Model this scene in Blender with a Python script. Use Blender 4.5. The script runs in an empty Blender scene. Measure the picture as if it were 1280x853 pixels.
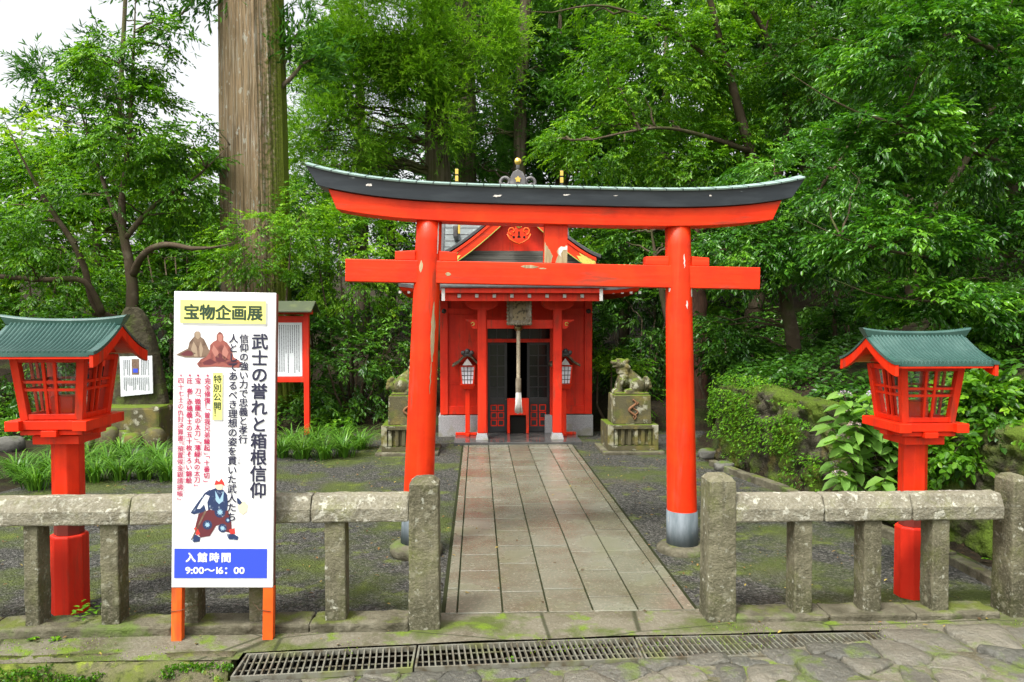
import bpy, bmesh, math, random
import numpy as np
from mathutils import Vector, Matrix, Euler

R = math.radians
sc = bpy.context.scene
col = sc.collection

# ------------------------------------------------------------------ camera, sky, sun, exposure
cam_d = bpy.data.cameras.new("camera")
cam_d.sensor_width = 36.0
cam_d.lens = 36.0 * 960 / 1280
cam_d.clip_start = 0.05
cam_d.clip_end = 1000
cam = bpy.data.objects.new("camera", cam_d)
col.objects.link(cam)
cam.location = (0, 0, 2.0)
cam.rotation_euler = (R(90 - 1.70), 0, R(-2.566))
sc.camera = cam

SUN_EL, SUN_AZ = 60.0, 218.0          # soft light from behind the photographer, a little from the left
world = bpy.data.worlds.new("World")
sc.world = world
world.use_nodes = True
wn = world.node_tree
wn.nodes.clear()
w_out = wn.nodes.new("ShaderNodeOutputWorld")
w_bg = wn.nodes.new("ShaderNodeBackground")
w_sky = wn.nodes.new("ShaderNodeTexSky")
w_sky.sky_type = 'NISHITA'
w_sky.sun_disc = False
w_sky.sun_elevation = R(SUN_EL)
w_sky.sun_rotation = R(SUN_AZ)
w_sky.air_density = 1.0
w_sky.dust_density = 5.0
w_sky.ozone_density = 1.0
w_hsv = wn.nodes.new("ShaderNodeHueSaturation")   # thin bright overcast: nearly colourless
w_hsv.inputs['Saturation'].default_value = 0.12
wn.links.new(w_sky.outputs[0], w_hsv.inputs['Color'])
wn.links.new(w_hsv.outputs[0], w_bg.inputs[0])
w_bg.inputs[1].default_value = 0.138
wn.links.new(w_bg.outputs[0], w_out.inputs[0])

sun_d = bpy.data.lights.new("sun", 'SUN')
sun_d.energy = 1.5
sun_d.angle = R(10)
sun_d.color = (1.0, 0.96, 0.90)
sun = bpy.data.objects.new("sun", sun_d)
col.objects.link(sun)
_sd = Vector((math.sin(R(SUN_AZ)) * math.cos(R(SUN_EL)), math.cos(R(SUN_AZ)) * math.cos(R(SUN_EL)), math.sin(R(SUN_EL))))
sun.rotation_euler = _sd.to_track_quat('Z', 'Y').to_euler()

sc.view_settings.view_transform = 'Standard'
sc.view_settings.look = 'None'
sc.view_settings.exposure = 1.3
sc.view_settings.gamma = 1.0
sc.view_settings.use_curve_mapping = False
sc.render.engine = 'CYCLES'
sc.cycles.max_bounces = 6
sc.cycles.diffuse_bounces = 3
sc.cycles.glossy_bounces = 3
sc.cycles.transmission_bounces = 4
sc.cycles.transparent_max_bounces = 8
sc.cycles.use_denoising = True
sc.cycles.caustics_reflective = False
sc.cycles.caustics_refractive = False

# ------------------------------------------------------------------ object helpers
OFF = {}
def off_of(o):
    return OFF.get(o.name, Vector((0, 0, 0))) if o else Vector((0, 0, 0))

def tag(o, label, cat, group=None, kind=None):
    if label: o['label'] = label
    if cat: o['category'] = cat
    if group: o['group'] = group
    if kind: o['kind'] = kind
    return o

def thing(name, label, cat, loc=(0, 0, 0), group=None):
    o = bpy.data.objects.new(name, None)
    o.empty_display_size = 0.1
    col.objects.link(o)
    o.location = loc
    OFF[o.name] = Vector(loc)
    return tag(o, label, cat, group)

def link_mesh(me, name, m=None, parent=None, bevel=0, seg=2, smooth=False, label=None):
    o = bpy.data.objects.new(name, me)
    col.objects.link(o)
    if m is not None and not me.materials: me.materials.append(m)
    if parent:
        o.parent = parent
        OFF[o.name] = off_of(parent)
    if smooth:
        me.polygons.foreach_set('use_smooth', [True] * len(me.polygons))
    if bevel:
        b = o.modifiers.new('bevel', 'BEVEL')
        b.width = bevel; b.segments = seg; b.limit_method = 'ANGLE'; b.angle_limit = R(40)
    if label: o['label'] = label
    return o

class MB:
    """collects simple solids (world coordinates) and links them as one mesh object"""
    def __init__(s): s.v = []; s.f = []; s.sm = []
    def add(s, vs, fs, smooth=False):
        n = len(s.v)
        s.v += [tuple(p) for p in vs]
        s.f += [tuple(i + n for i in f) for f in fs]
        s.sm += [smooth] * len(fs)
        return s
    def box(s, x0, x1, y0, y1, z0, z1):
        vs = [(x0,y0,z0),(x1,y0,z0),(x1,y1,z0),(x0,y1,z0),(x0,y0,z1),(x1,y0,z1),(x1,y1,z1),(x0,y1,z1)]
        return s.add(vs, [(0,3,2,1),(4,5,6,7),(0,1,5,4),(1,2,6,5),(2,3,7,6),(3,0,4,7)])
    def frustum(s, c, z0, z1, wx0, wy0, wx1, wy1, rot=0):
        vs = []
        for z, wx, wy in ((z0, wx0, wy0), (z1, wx1, wy1)):
            for a, b in ((-1,-1),(1,-1),(1,1),(-1,1)):
                p = Vector((a*wx/2, b*wy/2, 0)); p.rotate(Euler((0,0,rot)))
                vs.append((c[0]+p.x, c[1]+p.y, z))
        return s.add(vs, [(0,3,2,1),(4,5,6,7),(0,1,5,4),(1,2,6,5),(2,3,7,6),(3,0,4,7)])
    def bar(s, a, b, w, h, up=(0,0,1)):
        a, b = Vector(a), Vector(b)
        d = (b-a).normalized(); u = Vector(up)
        if abs(d.dot(u)) > .99: u = Vector((0,1,0))
        x = d.cross(u).normalized(); u = x.cross(d).normalized()
        vs = [p + x*(i*w/2) + u*(j*h/2) for p in (a, b) for i, j in ((-1,-1),(1,-1),(1,1),(-1,1))]
        return s.add(vs, [(0,1,2,3),(4,7,6,5),(0,4,5,1),(1,5,6,2),(2,6,7,3),(3,7,4,0)])
    def loft(s, rings, closed=True, caps=True, smooth=False):
        n = len(rings[0]); vs = [p for r in rings for p in r]; fs = []
        for i in range(len(rings)-1):
            for j in range(n if closed else n-1):
                k = (j+1) % n
                fs.append((i*n+j, i*n+k, (i+1)*n+k, (i+1)*n+j))
        s.add(vs, fs, smooth)
        if caps and closed:
            m = len(s.v)-len(vs)
            s.f.append(tuple(m+j for j in reversed(range(n)))); s.sm.append(False)
            s.f.append(tuple(m+(len(rings)-1)*n+j for j in range(n))); s.sm.append(False)
        return s
    def lathe(s, c, prof, n=16, smooth=True, rot=0, axis='z'):
        rings = []
        for r, z in prof:
            ring = []
            for i in range(n):
                a = rot + 2*math.pi*i/n
                if axis == 'z': ring.append((c[0]+r*math.cos(a), c[1]+r*math.sin(a), c[2]+z))
                else: ring.append((c[0]+r*math.sin(a), c[1]+z, c[2]+r*math.cos(a)))
            rings.append(ring)
        return s.loft(rings, smooth=smooth)
    def tube(s, pts, rad, n=8, smooth=True):
        pts = [Vector(p) for p in pts]
        if not hasattr(rad, '__len__'): rad = [rad]*len(pts)
        rings = []; x = None
        for i, p in enumerate(pts):
            d = (pts[min(i+1, len(pts)-1)] - pts[max(i-1, 0)]).normalized()
            if x is None:
                x = d.orthogonal().normalized()
            x = (x - d*x.dot(d)).normalized(); y = d.cross(x)
            rings.append([p + (x*math.cos(2*math.pi*k/n) + y*math.sin(2*math.pi*k/n))*rad[i] for k in range(n)])
        return s.loft(rings, smooth=smooth)
    def prism(s, pts, axis, a, b):
        """outline in the plane across an axis, extruded from a to b"""
        def P(p, t):
            return {'y': (p[0], t, p[1]), 'x': (t, p[0], p[1]), 'z': (p[0], p[1], t)}[axis]
        n = len(pts)
        vs = [P(p, a) for p in pts] + [P(p, b) for p in pts]
        fs = [tuple(range(n)), tuple(reversed(range(n, 2*n)))]
        fs += [(i, i+n, (i+1) % n + n, (i+1) % n) for i in range(n)]
        return s.add(vs, fs)
    def ball(s, c, r, n=12, m=8, smooth=True, jit=0, rng=None, rot=None):
        if not hasattr(r, '__len__'): r = (r, r, r)
        vs = []; fs = []
        E = Euler(rot) if rot else None
        for i in range(m+1):
            t = math.pi*i/m
            for j in range(n):
                a = 2*math.pi*j/n
                k = 1 + (rng.uniform(-jit, jit) if jit else 0)
                p = Vector((r[0]*math.sin(t)*math.cos(a)*k, r[1]*math.sin(t)*math.sin(a)*k, r[2]*math.cos(t)*k))
                if E: p.rotate(E)
                vs.append(Vector(c)+p)
        for i in range(m):
            for j in range(n):
                k = (j+1) % n
                fs.append((i*n+j, (i+1)*n+j, (i+1)*n+k, i*n+k))
        return s.add(vs, fs, smooth)
    def build(s, name, m, parent=None, bevel=0, seg=2, label=None, recalc=True):
        me = bpy.data.meshes.new(name)
        o = off_of(parent)
        me.from_pydata([(p[0]-o.x, p[1]-o.y, p[2]-o.z) for p in s.v], [], s.f)
        me.polygons.foreach_set('use_smooth', s.sm)
        if recalc:
            bm = bmesh.new(); bm.from_mesh(me)
            bmesh.ops.remove_doubles(bm, verts=bm.verts, dist=1e-5)
            bmesh.ops.recalc_face_normals(bm, faces=bm.faces)
            bm.to_mesh(me); bm.free()
        return link_mesh(me, name, m, parent, bevel, seg, label=label)

ROUGH = None
def weather(o, amt=.010, size=.09, lv=4):
    """worn, uneven faces and edges for cut stone"""
    global ROUGH
    if ROUGH is None:
        ROUGH = bpy.data.textures.new('stone_wear', 'CLOUDS'); ROUGH.noise_scale = size; ROUGH.noise_depth = 4
    sub = o.modifiers.new('subdivide', 'SUBSURF'); sub.subdivision_type = 'SIMPLE'; sub.levels = lv; sub.render_levels = lv
    d = o.modifiers.new('wear', 'DISPLACE'); d.texture = ROUGH; d.texture_coords = 'GLOBAL'; d.strength = amt; d.mid_level = .5
    return o
def copy_tree(o, parent=None):
    c = o.copy(); col.objects.link(c)
    if parent: c.parent = parent
    for ch in list(o.children): copy_tree(ch, c)
    return c

# ------------------------------------------------------------------ materials
MATS = {}
def make_mat(name, base, rough=.5, layers=(), bump=(), spec=.5, metal=0, coat=0, trans=0, var=None, world_co=False):
    """base colour, then layers of other colours masked by noise, voronoi cells, upward faces or an attribute"""
    m = bpy.data.materials.new(name); m.use_nodes = True
    nt = m.node_tree; N = nt.nodes; L = nt.links
    N.clear()
    out = N.new('ShaderNodeOutputMaterial'); bs = N.new('ShaderNodeBsdfPrincipled')
    bs.inputs['Roughness'].default_value = rough
    bs.inputs['Specular IOR Level'].default_value = spec if rough < .7 or spec != .5 else .12
    bs.inputs['Metallic'].default_value = metal
    if coat: bs.inputs['Coat Weight'].default_value = coat; bs.inputs['Coat Roughness'].default_value = .15
    if world_co:
        co = N.new('ShaderNodeNewGeometry').outputs['Position']
    else:
        co = N.new('ShaderNodeTexCoord').outputs['Object']
    def coords(st):
        if st == (1, 1, 1): return co
        mp = N.new('ShaderNodeMapping'); mp.inputs['Scale'].default_value = st
        L.new(co, mp.inputs[0]); return mp.outputs[0]
    def tex(kind, scale, detail, st, feature='F1'):
        if kind == 'noise':
            t = N.new('ShaderNodeTexNoise'); t.inputs['Scale'].default_value = scale
            t.inputs['Detail'].default_value = detail; t.inputs['Roughness'].default_value = .6
            L.new(coords(st), t.inputs['Vector']); return t.outputs[0]
        if kind in ('vor', 'edge'):
            t = N.new('ShaderNodeTexVoronoi'); t.inputs['Scale'].default_value = scale
            if kind == 'edge': t.feature = 'DISTANCE_TO_EDGE'
            L.new(coords(st), t.inputs['Vector']); return t.outputs[0]
        if kind == 'cell':
            t = N.new('ShaderNodeTexVoronoi'); t.inputs['Scale'].default_value = scale
            L.new(coords(st), t.inputs['Vector'])
            s_ = N.new('ShaderNodeSeparateColor'); L.new(t.outputs['Color'], s_.inputs[0]); return s_.outputs[0]
        if kind == 'up':
            g = N.new('ShaderNodeNewGeometry'); x = N.new('ShaderNodeSeparateXYZ'); L.new(g.outputs['Normal'], x.inputs[0])
            t = N.new('ShaderNodeTexNoise'); t.inputs['Scale'].default_value = scale; t.inputs['Detail'].default_value = detail
            L.new(coords(st), t.inputs['Vector'])
            a = N.new('ShaderNodeMath'); a.operation = 'MULTIPLY'; a.inputs[1].default_value = .45
            L.new(x.outputs[2], a.inputs[0])
            b = N.new('ShaderNodeMath'); b.operation = 'ADD'; L.new(a.outputs[0], b.inputs[0]); L.new(t.outputs[0], b.inputs[1])
            return b.outputs[0]
        if kind in ('x', 'y', 'z'):     # a band along one axis, broken by noise
            x = N.new('ShaderNodeSeparateXYZ'); L.new(co, x.inputs[0])
            t = N.new('ShaderNodeTexNoise'); t.inputs['Scale'].default_value = scale; t.inputs['Detail'].default_value = detail
            L.new(coords(st), t.inputs['Vector'])
            b = N.new('ShaderNodeMath'); b.operation = 'ADD'
            L.new(x.outputs['xyz'.index(kind)], b.inputs[0]); L.new(t.outputs[0], b.inputs[1]); return b.outputs[0]
        if kind == 'attr':
            t = N.new('ShaderNodeAttribute'); t.attribute_name = 'var'; return t.outputs['Fac']
        if kind == 'rand':
            return N.new('ShaderNodeObjectInfo').outputs['Random']
    def mask(src, lo, hi, fac=1):
        r = N.new('ShaderNodeMapRange'); r.inputs[1].default_value = lo; r.inputs[2].default_value = hi
        r.inputs[4].default_value = fac
        L.new(src, r.inputs[0]); return r.outputs[0]
    rgb = N.new('ShaderNodeRGB'); rgb.outputs[0].default_value = (*base, 1); cur = rgb.outputs[0]
    rcur = None
    for l in layers:
        src = tex(l.get('kind', 'noise'), l.get('scale', 3), l.get('detail', 5), l.get('st', (1, 1, 1)))
        fm = mask(src, l['lo'], l['hi'], l.get('fac', 1))
        mx = N.new('ShaderNodeMix'); mx.data_type = 'RGBA'
        L.new(fm, mx.inputs[0]); L.new(cur, mx.inputs[6]); mx.inputs[7].default_value = (*l['col'], 1)
        cur = mx.outputs[2]
        if 'rough' in l:
            rm = N.new('ShaderNodeMix'); rm.data_type = 'FLOAT'
            L.new(fm, rm.inputs[0])
            if rcur is None: rm.inputs[2].default_value = rough
            else: L.new(rcur, rm.inputs[2])
            rm.inputs[3].default_value = l['rough']; rcur = rm.outputs[0]
    L.new(cur, bs.inputs['Base Color'])
    if rcur is not None: L.new(rcur, bs.inputs['Roughness'])
    nrm = None
    for b in bump:
        t = tex(b.get('kind', 'noise'), b['scale'], b.get('detail', 5), b.get('st', (1, 1, 1)))
        if 'lo' in b: t = mask(t, b['lo'], b['hi'])
        bp = N.new('ShaderNodeBump'); bp.inputs['Strength'].default_value = b.get('s', .5); bp.inputs['Distance'].default_value = b.get('d', .01)
        L.new(t, bp.inputs['Height'])
        if nrm: L.new(nrm, bp.inputs['Normal'])
        nrm = bp.outputs[0]
    if nrm: L.new(nrm, bs.inputs['Normal'])
    sh = bs.outputs[0]
    if trans:
        tr = N.new('ShaderNodeBsdfTranslucent')
        mxc = N.new('ShaderNodeMix'); mxc.data_type = 'RGBA'; mxc.blend_type = 'MULTIPLY'; mxc.inputs[0].default_value = 1
        L.new(cur, mxc.inputs[6]); mxc.inputs[7].default_value = (1.5, 1.6, .5, 1)
        L.new(mxc.outputs[2], tr.inputs[0])
        ms = N.new('ShaderNodeMixShader'); ms.inputs[0].default_value = trans
        L.new(sh, ms.inputs[1]); L.new(tr.outputs[0], ms.inputs[2]); sh = ms.outputs[0]
    L.new(sh, out.inputs[0])
    MATS[name] = m
    return m

def glass_mat(name, tint=(.9, .95, .92)):
    m = bpy.data.materials.new(name); m.use_nodes = True
    N = m.node_tree.nodes; L = m.node_tree.links; N.clear()
    out = N.new('ShaderNodeOutputMaterial'); t = N.new('ShaderNodeBsdfTransparent'); g = N.new('ShaderNodeBsdfGlossy')
    t.inputs[0].default_value = (*tint, 1); g.inputs['Roughness'].default_value = .03
    fr = N.new('ShaderNodeFresnel'); fr.inputs[0].default_value = 1.5
    mx = N.new('ShaderNodeMixShader')
    L.new(fr.outputs[0], mx.inputs[0]); L.new(t.outputs[0], mx.inputs[1]); L.new(g.outputs[0], mx.inputs[2]); L.new(mx.outputs[0], out.inputs[0])
    return m

M = {}
RED = (.76, .032, .004)
def red_mat(name, base, rough=.42, wear=.5, grain=(18, 18, 1.2)):
    d = tuple(c*.62 for c in base); li = (min(1, base[0]*1.1), base[1]*1.7, base[2]*1.5)
    return make_mat(name, base, rough, [
        dict(col=li, scale=2.2, lo=.42, hi=.70, fac=.8),
        dict(col=d, scale=3.5, detail=8, lo=.50, hi=.74, fac=.7, rough=.6),
        dict(col=d, scale=1.0, st=grain, detail=8, lo=.52, hi=.70, fac=.5),
        dict(col=(min(1, base[0]*1.02), base[1]*2.4, base[2]*3+.006), scale=1.0, st=tuple(g*.45 for g in grain), detail=8, lo=.56, hi=.72, fac=.5, rough=.6),
        dict(col=(.22, .05, .025), scale=3.1, st=tuple(max(.5, g*.16) for g in grain), detail=9, lo=.58, hi=.70, fac=.7, rough=.65),
        dict(col=(.10, .03, .02), scale=26, lo=.72, hi=.78, fac=wear),
    ], bump=[dict(scale=1.0, st=grain, s=.3, d=.008), dict(scale=9, s=.2, d=.012)], spec=.28)
M['red'] = red_mat('vermilion_paint', RED)
M['red_beam'] = red_mat('vermilion_beam_paint', (.74, .032, .004), .42, grain=(1.0, 22, 22))
M['red_lamp'] = red_mat('vermilion_lamp_paint', (.74, .026, .005), .36, .2)
M['red_shrine'] = red_mat('vermilion_wall_paint', (.68, .024, .006), .5, .25)
M['red_old'] = red_mat('faded_red_paint', (.62, .022, .008), .5, 1.0)
M['orange'] = red_mat('orange_paint', (.78, .10, .012), .5, .6)
M['black_paint'] = make_mat('black_beam_paint', (.020, .026, .032), .38, [
    dict(col=(.045, .055, .062), scale=2, st=(1, 6, 6), lo=.45, hi=.75),
    dict(col=(.42, .46, .47), scale=16, st=(.35, 1, 1.2), lo=.72, hi=.745, fac=.8)],
    bump=[dict(scale=1.5, st=(1, 20, 20), s=.3, d=.004)])
M['copper'] = make_mat('green_copper', (.26, .37, .33), .45, [
    dict(col=(.36, .47, .42), scale=5, lo=.5, hi=.8), dict(col=(.12, .2, .18), scale=9, lo=.6, hi=.8, fac=.7)], bump=[dict(scale=12, s=.2, d=.004)])
M['seam'] = make_mat('dark_seam', (.03, .045, .045), .6)
M['green_roof'] = make_mat('green_lantern_roof', (.032, .085, .070), .25, [
    dict(col=(.06, .125, .105), scale=6, lo=.45, hi=.75), dict(col=(.35, .42, .36), scale=70, lo=.70, hi=.74, fac=.8),
    dict(col=(.03, .06, .04), scale=12, lo=.62, hi=.8, fac=.7)], bump=[dict(scale=40, s=.15, d=.003)], coat=.2)
M['wood_raw'] = make_mat('bare_weathered_wood', (.42, .33, .19), .8, [
    dict(col=(.24, .17, .09), scale=2, st=(26, 26, 1.5), lo=.45, hi=.65), dict(col=(.55, .50, .40), scale=3, st=(20, 20, 2), lo=.6, hi=.75)],
    bump=[dict(scale=2, st=(26, 26, 1.5), s=.6, d=.004)])
M['primer'] = make_mat('white_primer', (.72, .68, .62), .7, [dict(col=(.5, .42, .34), scale=30, lo=.5, hi=.7)])
M['zinc'] = make_mat('zinc_sleeve', (.10, .125, .135), .72, [dict(col=(.2, .23, .25), scale=4, st=(3, 3, .8), lo=.4, hi=.7), dict(col=(.35, .3, .22), scale=14, lo=.66, hi=.76)],
    metal=0, bump=[dict(scale=8, s=.12, d=.004)])
M['stone'] = make_mat('lichened_fence_stone', (.165, .155, .098), .85, [
    dict(col=(.055, .050, .030), scale=2.4, lo=.45, hi=.70, fac=.85),
    dict(col=(.12, .135, .035), scale=3.3, lo=.50, hi=.72, fac=.8), dict(kind='z', col=(.042, .042, .024), scale=5, detail=8, lo=.86, hi=.50, fac=.7), dict(col=(.06, .055, .035), scale=1, st=(16, 16, 1.3), detail=8, lo=.54, hi=.68, fac=.6),
    dict(col=(.25, .225, .16), scale=60, lo=.5, hi=.7, fac=.6), dict(kind='vor', col=(.32, .31, .22), scale=7, lo=.2, hi=.1, fac=.35),
    dict(col=(.36, .36, .28), scale=22, detail=9, lo=.58, hi=.66, fac=.55),
    dict(col=(.42, .42, .34), scale=11, detail=8, lo=.64, hi=.68, fac=.85),
    dict(col=(.05, .05, .04), scale=34, lo=.68, hi=.74, fac=.7)],
    bump=[dict(scale=90, s=.7, d=.012), dict(scale=14, s=.6, d=.03)], world_co=True)
M['stone'].name = 'lichened_fence_stone'
M['stone_rail'] = make_mat('pale_lichened_rail_stone', (.205, .19, .135), .85, [
    dict(col=(.10, .09, .06), scale=3.4, lo=.5, hi=.72, fac=.85),
    dict(col=(.2, .215, .08), scale=4.3, lo=.52, hi=.74, fac=.75),
    dict(col=(.34, .32, .26), scale=60, lo=.45, hi=.7, fac=.6),
    dict(col=(.40, .40, .32), scale=26, detail=9, lo=.56, hi=.66, fac=.5),
    dict(col=(.50, .49, .40), scale=15, detail=9, lo=.58, hi=.63, fac=.7),
    dict(col=(.05, .05, .04), scale=30, lo=.68, hi=.74, fac=.7)],
    bump=[dict(scale=90, s=.7, d=.012), dict(scale=14, s=.6, d=.03)], world_co=True)
M['kerb'] = make_mat('mossy_kerb_stone', (.125, .115, .078), .9, [
    dict(col=(.06, .055, .035), scale=4, lo=.42, hi=.66), dict(kind='up', col=(.10, .125, .02), scale=4.5, detail=9, lo=.93, hi=1.06, fac=.85), dict(col=(.22, .205, .15), scale=7, lo=.52, hi=.7, fac=.6),
    dict(col=(.10, .15, .03), scale=3, lo=.56, hi=.68, fac=.8)],
    bump=[dict(scale=60, s=.7, d=.012), dict(scale=9, s=.7, d=.03)], world_co=True)
M['mossy'] = make_mat('mossy_old_stone', (.098, .088, .048), .9, [
    dict(col=(.06, .055, .03), scale=5, lo=.45, hi=.7), dict(col=(.36, .35, .26), scale=5, detail=7, lo=.57, hi=.62, fac=.85), dict(col=(.10, .12, .025), scale=3.2, lo=.52, hi=.66, fac=.8),
    dict(col=(.20, .16, .045), scale=4, lo=.5, hi=.68, fac=.7),
    dict(kind='up', col=(.095, .14, .014), scale=6, lo=.72, hi=.92)],
    bump=[dict(scale=40, s=.5, d=.01), dict(scale=10, s=.4, d=.02)])
M['moss'] = make_mat('mossy_edge', (.135, .12, .075), .95, [dict(col=(.10, .125, .022), scale=2.1, detail=8, lo=.40, hi=.56), dict(col=(.17, .21, .03), scale=9, detail=8, lo=.55, hi=.66), dict(col=(.03, .04, .012), scale=16, lo=.52, hi=.68)],
    bump=[dict(scale=90, s=.8, d=.012), dict(scale=14, s=.5, d=.03)], world_co=True)
M['granite'] = make_mat('grey_granite', (.34, .34, .34), .7, [
    dict(col=(.16, .16, .16), scale=130, lo=.5, hi=.62), dict(col=(.52, .52, .51), scale=95, lo=.58, hi=.68), dict(kind='z', col=(.22, .21, .13), scale=6, lo=.62, hi=.40, fac=.7)],
    bump=[dict(scale=120, s=.2, d=.003)])
M['slab'] = make_mat('wet_path_slab', (.150, .152, .110), .27, [
    dict(kind='attr', col=(.195, .198, .152), lo=.45, hi=1, fac=.9), dict(kind='attr', col=(.115, .112, .078), lo=.35, hi=0, fac=.8),
    dict(col=(.10, .08, .05), scale=1.6, lo=.45, hi=.68, fac=.7, rough=.08),
    dict(col=(.30, .27, .2), scale=45, lo=.52, hi=.7, fac=.5),
    dict(col=(.13, .14, .06), scale=2.2, lo=.52, hi=.74, fac=.45, rough=.5),
    dict(col=(.34, .33, .27), scale=7, detail=8, lo=.66, hi=.7, fac=.3)],
    bump=[dict(scale=70, s=.35, d=.008), dict(scale=1.5, st=(30, 1, 1), s=.25, d=.006), dict(scale=5, s=.2, d=.01)], world_co=True)
M['wet_dark'] = make_mat('wet_dark_slab', (.05, .05, .048), .12, [dict(col=(.10, .095, .085), scale=4, lo=.45, hi=.7, rough=.25)], bump=[dict(scale=30, s=.08, d=.003)])
M['gravel'] = make_mat('dark_fine_gravel', (.058, .058, .049), .9, [
    dict(col=(.03, .03, .026), scale=1.4, detail=8, lo=.5, hi=.66, fac=.6),
    dict(kind='cell', col=(.155, .15, .135), scale=70, lo=.5, hi=1), dict(kind='cell', col=(.02, .021, .018), scale=48, lo=.5, hi=.05, fac=.8),
    dict(col=(.075, .10, .02), scale=.9, detail=8, lo=.47, hi=.60, fac=.8), dict(col=(.125, .16, .028), scale=3.1, detail=8, lo=.56, hi=.68, fac=.8),
    dict(col=(.12, .10, .07), scale=.6, lo=.55, hi=.75, fac=.4)],
    bump=[dict(kind='vor', scale=64, s=1.0, d=.018), dict(scale=5, s=.35, d=.03)], world_co=True)
M['soil'] = make_mat('forest_floor', (.022, .017, .010), .95, [
    dict(col=(.035, .05, .012), scale=1.3, lo=.5, hi=.65), dict(col=(.06, .04, .02), scale=30, lo=.55, hi=.68), dict(col=(.016, .014, .01), scale=14, lo=.5, hi=.7)],
    bump=[dict(scale=25, s=.8, d=.03), dict(scale=4, s=.5, d=.08)], world_co=True)
M['pave'] = make_mat('mossy_pavement', (.15, .138, .098), .75, [
    dict(col=(.08, .07, .042), scale=2.2, lo=.45, hi=.7, rough=.5), dict(col=(.24, .225, .175), scale=50, lo=.5, hi=.7, fac=.6),
    dict(col=(.070, .095, .018), scale=1.9, detail=9, lo=.49, hi=.60, fac=.85, rough=.95), dict(col=(.12, .185, .016), scale=5, detail=9, lo=.54, hi=.64, fac=.85, rough=.95),
    dict(kind='edge', col=(.03, .035, .015), scale=.9, st=(1, 1.6, 1), lo=.012, hi=.004, fac=.8)],
    bump=[dict(scale=60, s=.8, d=.012), dict(scale=7, s=.7, d=.03)], world_co=True)
M['cobble'] = make_mat('road_cobble', (.105, .098, .074), .6, [
    dict(kind='attr', col=(.165, .15, .11), lo=.5, hi=1), dict(kind='attr', col=(.05, .052, .044), lo=.5, hi=0, fac=.85),
    dict(col=(.10, .10, .08), scale=6, lo=.45, hi=.7, fac=.7, rough=.35), dict(col=(.22, .205, .155), scale=40, lo=.55, hi=.7, fac=.5),
    dict(col=(.09, .125, .02), scale=4, detail=9, lo=.53, hi=.63, fac=.85, rough=.9)],
    bump=[dict(scale=50, s=.8, d=.012), dict(scale=12, s=.8, d=.04)], world_co=True)
M['grate'] = make_mat('galvanised_grate', (.175, .172, .135), .5, [dict(col=(.09, .075, .045), scale=14, lo=.45, hi=.65), dict(col=(.16, .18, .06), scale=3, lo=.55, hi=.7)], metal=.1)
M['dark'] = make_mat('painted_hollow_shade', (.012, .012, .010), .95)  # near-black, the shade inside hollows put into the colour
M['bark'] = make_mat('cedar_bark', (.34, .245, .145), .95, [
    dict(col=(.15, .11, .065), scale=1, st=(28, 28, .8), detail=8, lo=.49, hi=.57), dict(col=(.44, .39, .30), scale=1, st=(40, 40, 1.3), detail=7, lo=.54, hi=.60, fac=.85),
    dict(col=(.50, .50, .42), scale=14, st=(1, 1, .35), detail=8, lo=.61, hi=.64, fac=.8),
    dict(col=(.22, .17, .09), scale=.8, lo=.45, hi=.7, fac=.5),
    dict(kind='x', col=(.075, .095, .015), scale=15, detail=9, lo=.76, hi=1.0, fac=.97), dict(kind='x', col=(.14, .18, .02), scale=28, detail=8, lo=.92, hi=1.05, fac=.7)],
    bump=[dict(scale=1, st=(26, 26, .7), detail=8, s=1.0, d=.06), dict(scale=40, s=.7, d=.03)])
M['bark_far'] = make_mat('conifer_bark', (.155, .125, .085), .95, [
    dict(col=(.07, .055, .035), scale=1, st=(15, 15, .6), detail=8, lo=.45, hi=.62), dict(col=(.10, .12, .035), scale=1.2, lo=.46, hi=.66, fac=.8)],
    bump=[dict(scale=1, st=(16, 16, .5), detail=8, s=.9, d=.05)])
M['bark_smooth'] = make_mat('smooth_bark', (.080, .060, .038), .85, [
    dict(col=(.15, .125, .085), scale=5, lo=.52, hi=.68, fac=.7), dict(col=(.06, .08, .02), scale=2.2, lo=.52, hi=.66, fac=.8), dict(col=(.06, .045, .03), scale=11, lo=.55, hi=.7)],
    bump=[dict(scale=18, s=.4, d=.01)])
M['twig'] = make_mat('twig_bark', (.075, .055, .035), .9, [dict(col=(.14, .12, .08), scale=9, lo=.5, hi=.7)])

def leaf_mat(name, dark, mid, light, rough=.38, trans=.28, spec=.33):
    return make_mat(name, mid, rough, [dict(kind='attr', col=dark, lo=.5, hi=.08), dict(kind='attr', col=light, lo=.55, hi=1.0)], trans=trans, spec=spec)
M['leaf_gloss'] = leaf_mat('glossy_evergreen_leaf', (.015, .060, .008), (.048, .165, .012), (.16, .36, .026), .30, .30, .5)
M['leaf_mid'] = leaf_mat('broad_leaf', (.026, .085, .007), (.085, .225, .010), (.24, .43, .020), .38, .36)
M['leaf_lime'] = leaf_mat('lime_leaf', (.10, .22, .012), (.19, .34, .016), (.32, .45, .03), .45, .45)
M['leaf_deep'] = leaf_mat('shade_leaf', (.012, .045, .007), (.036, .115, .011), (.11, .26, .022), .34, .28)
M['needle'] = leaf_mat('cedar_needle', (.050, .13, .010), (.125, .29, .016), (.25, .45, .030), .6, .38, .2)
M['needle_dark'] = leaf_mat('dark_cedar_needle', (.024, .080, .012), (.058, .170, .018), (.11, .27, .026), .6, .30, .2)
M['hyd'] = leaf_mat('hydrangea_leaf', (.085, .20, .035), (.165, .33, .055), (.25, .43, .075), .55, .36)
M['strap'] = leaf_mat('strap_leaf', (.035, .11, .014), (.08, .20, .02), (.18, .34, .035), .35, .25)
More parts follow.
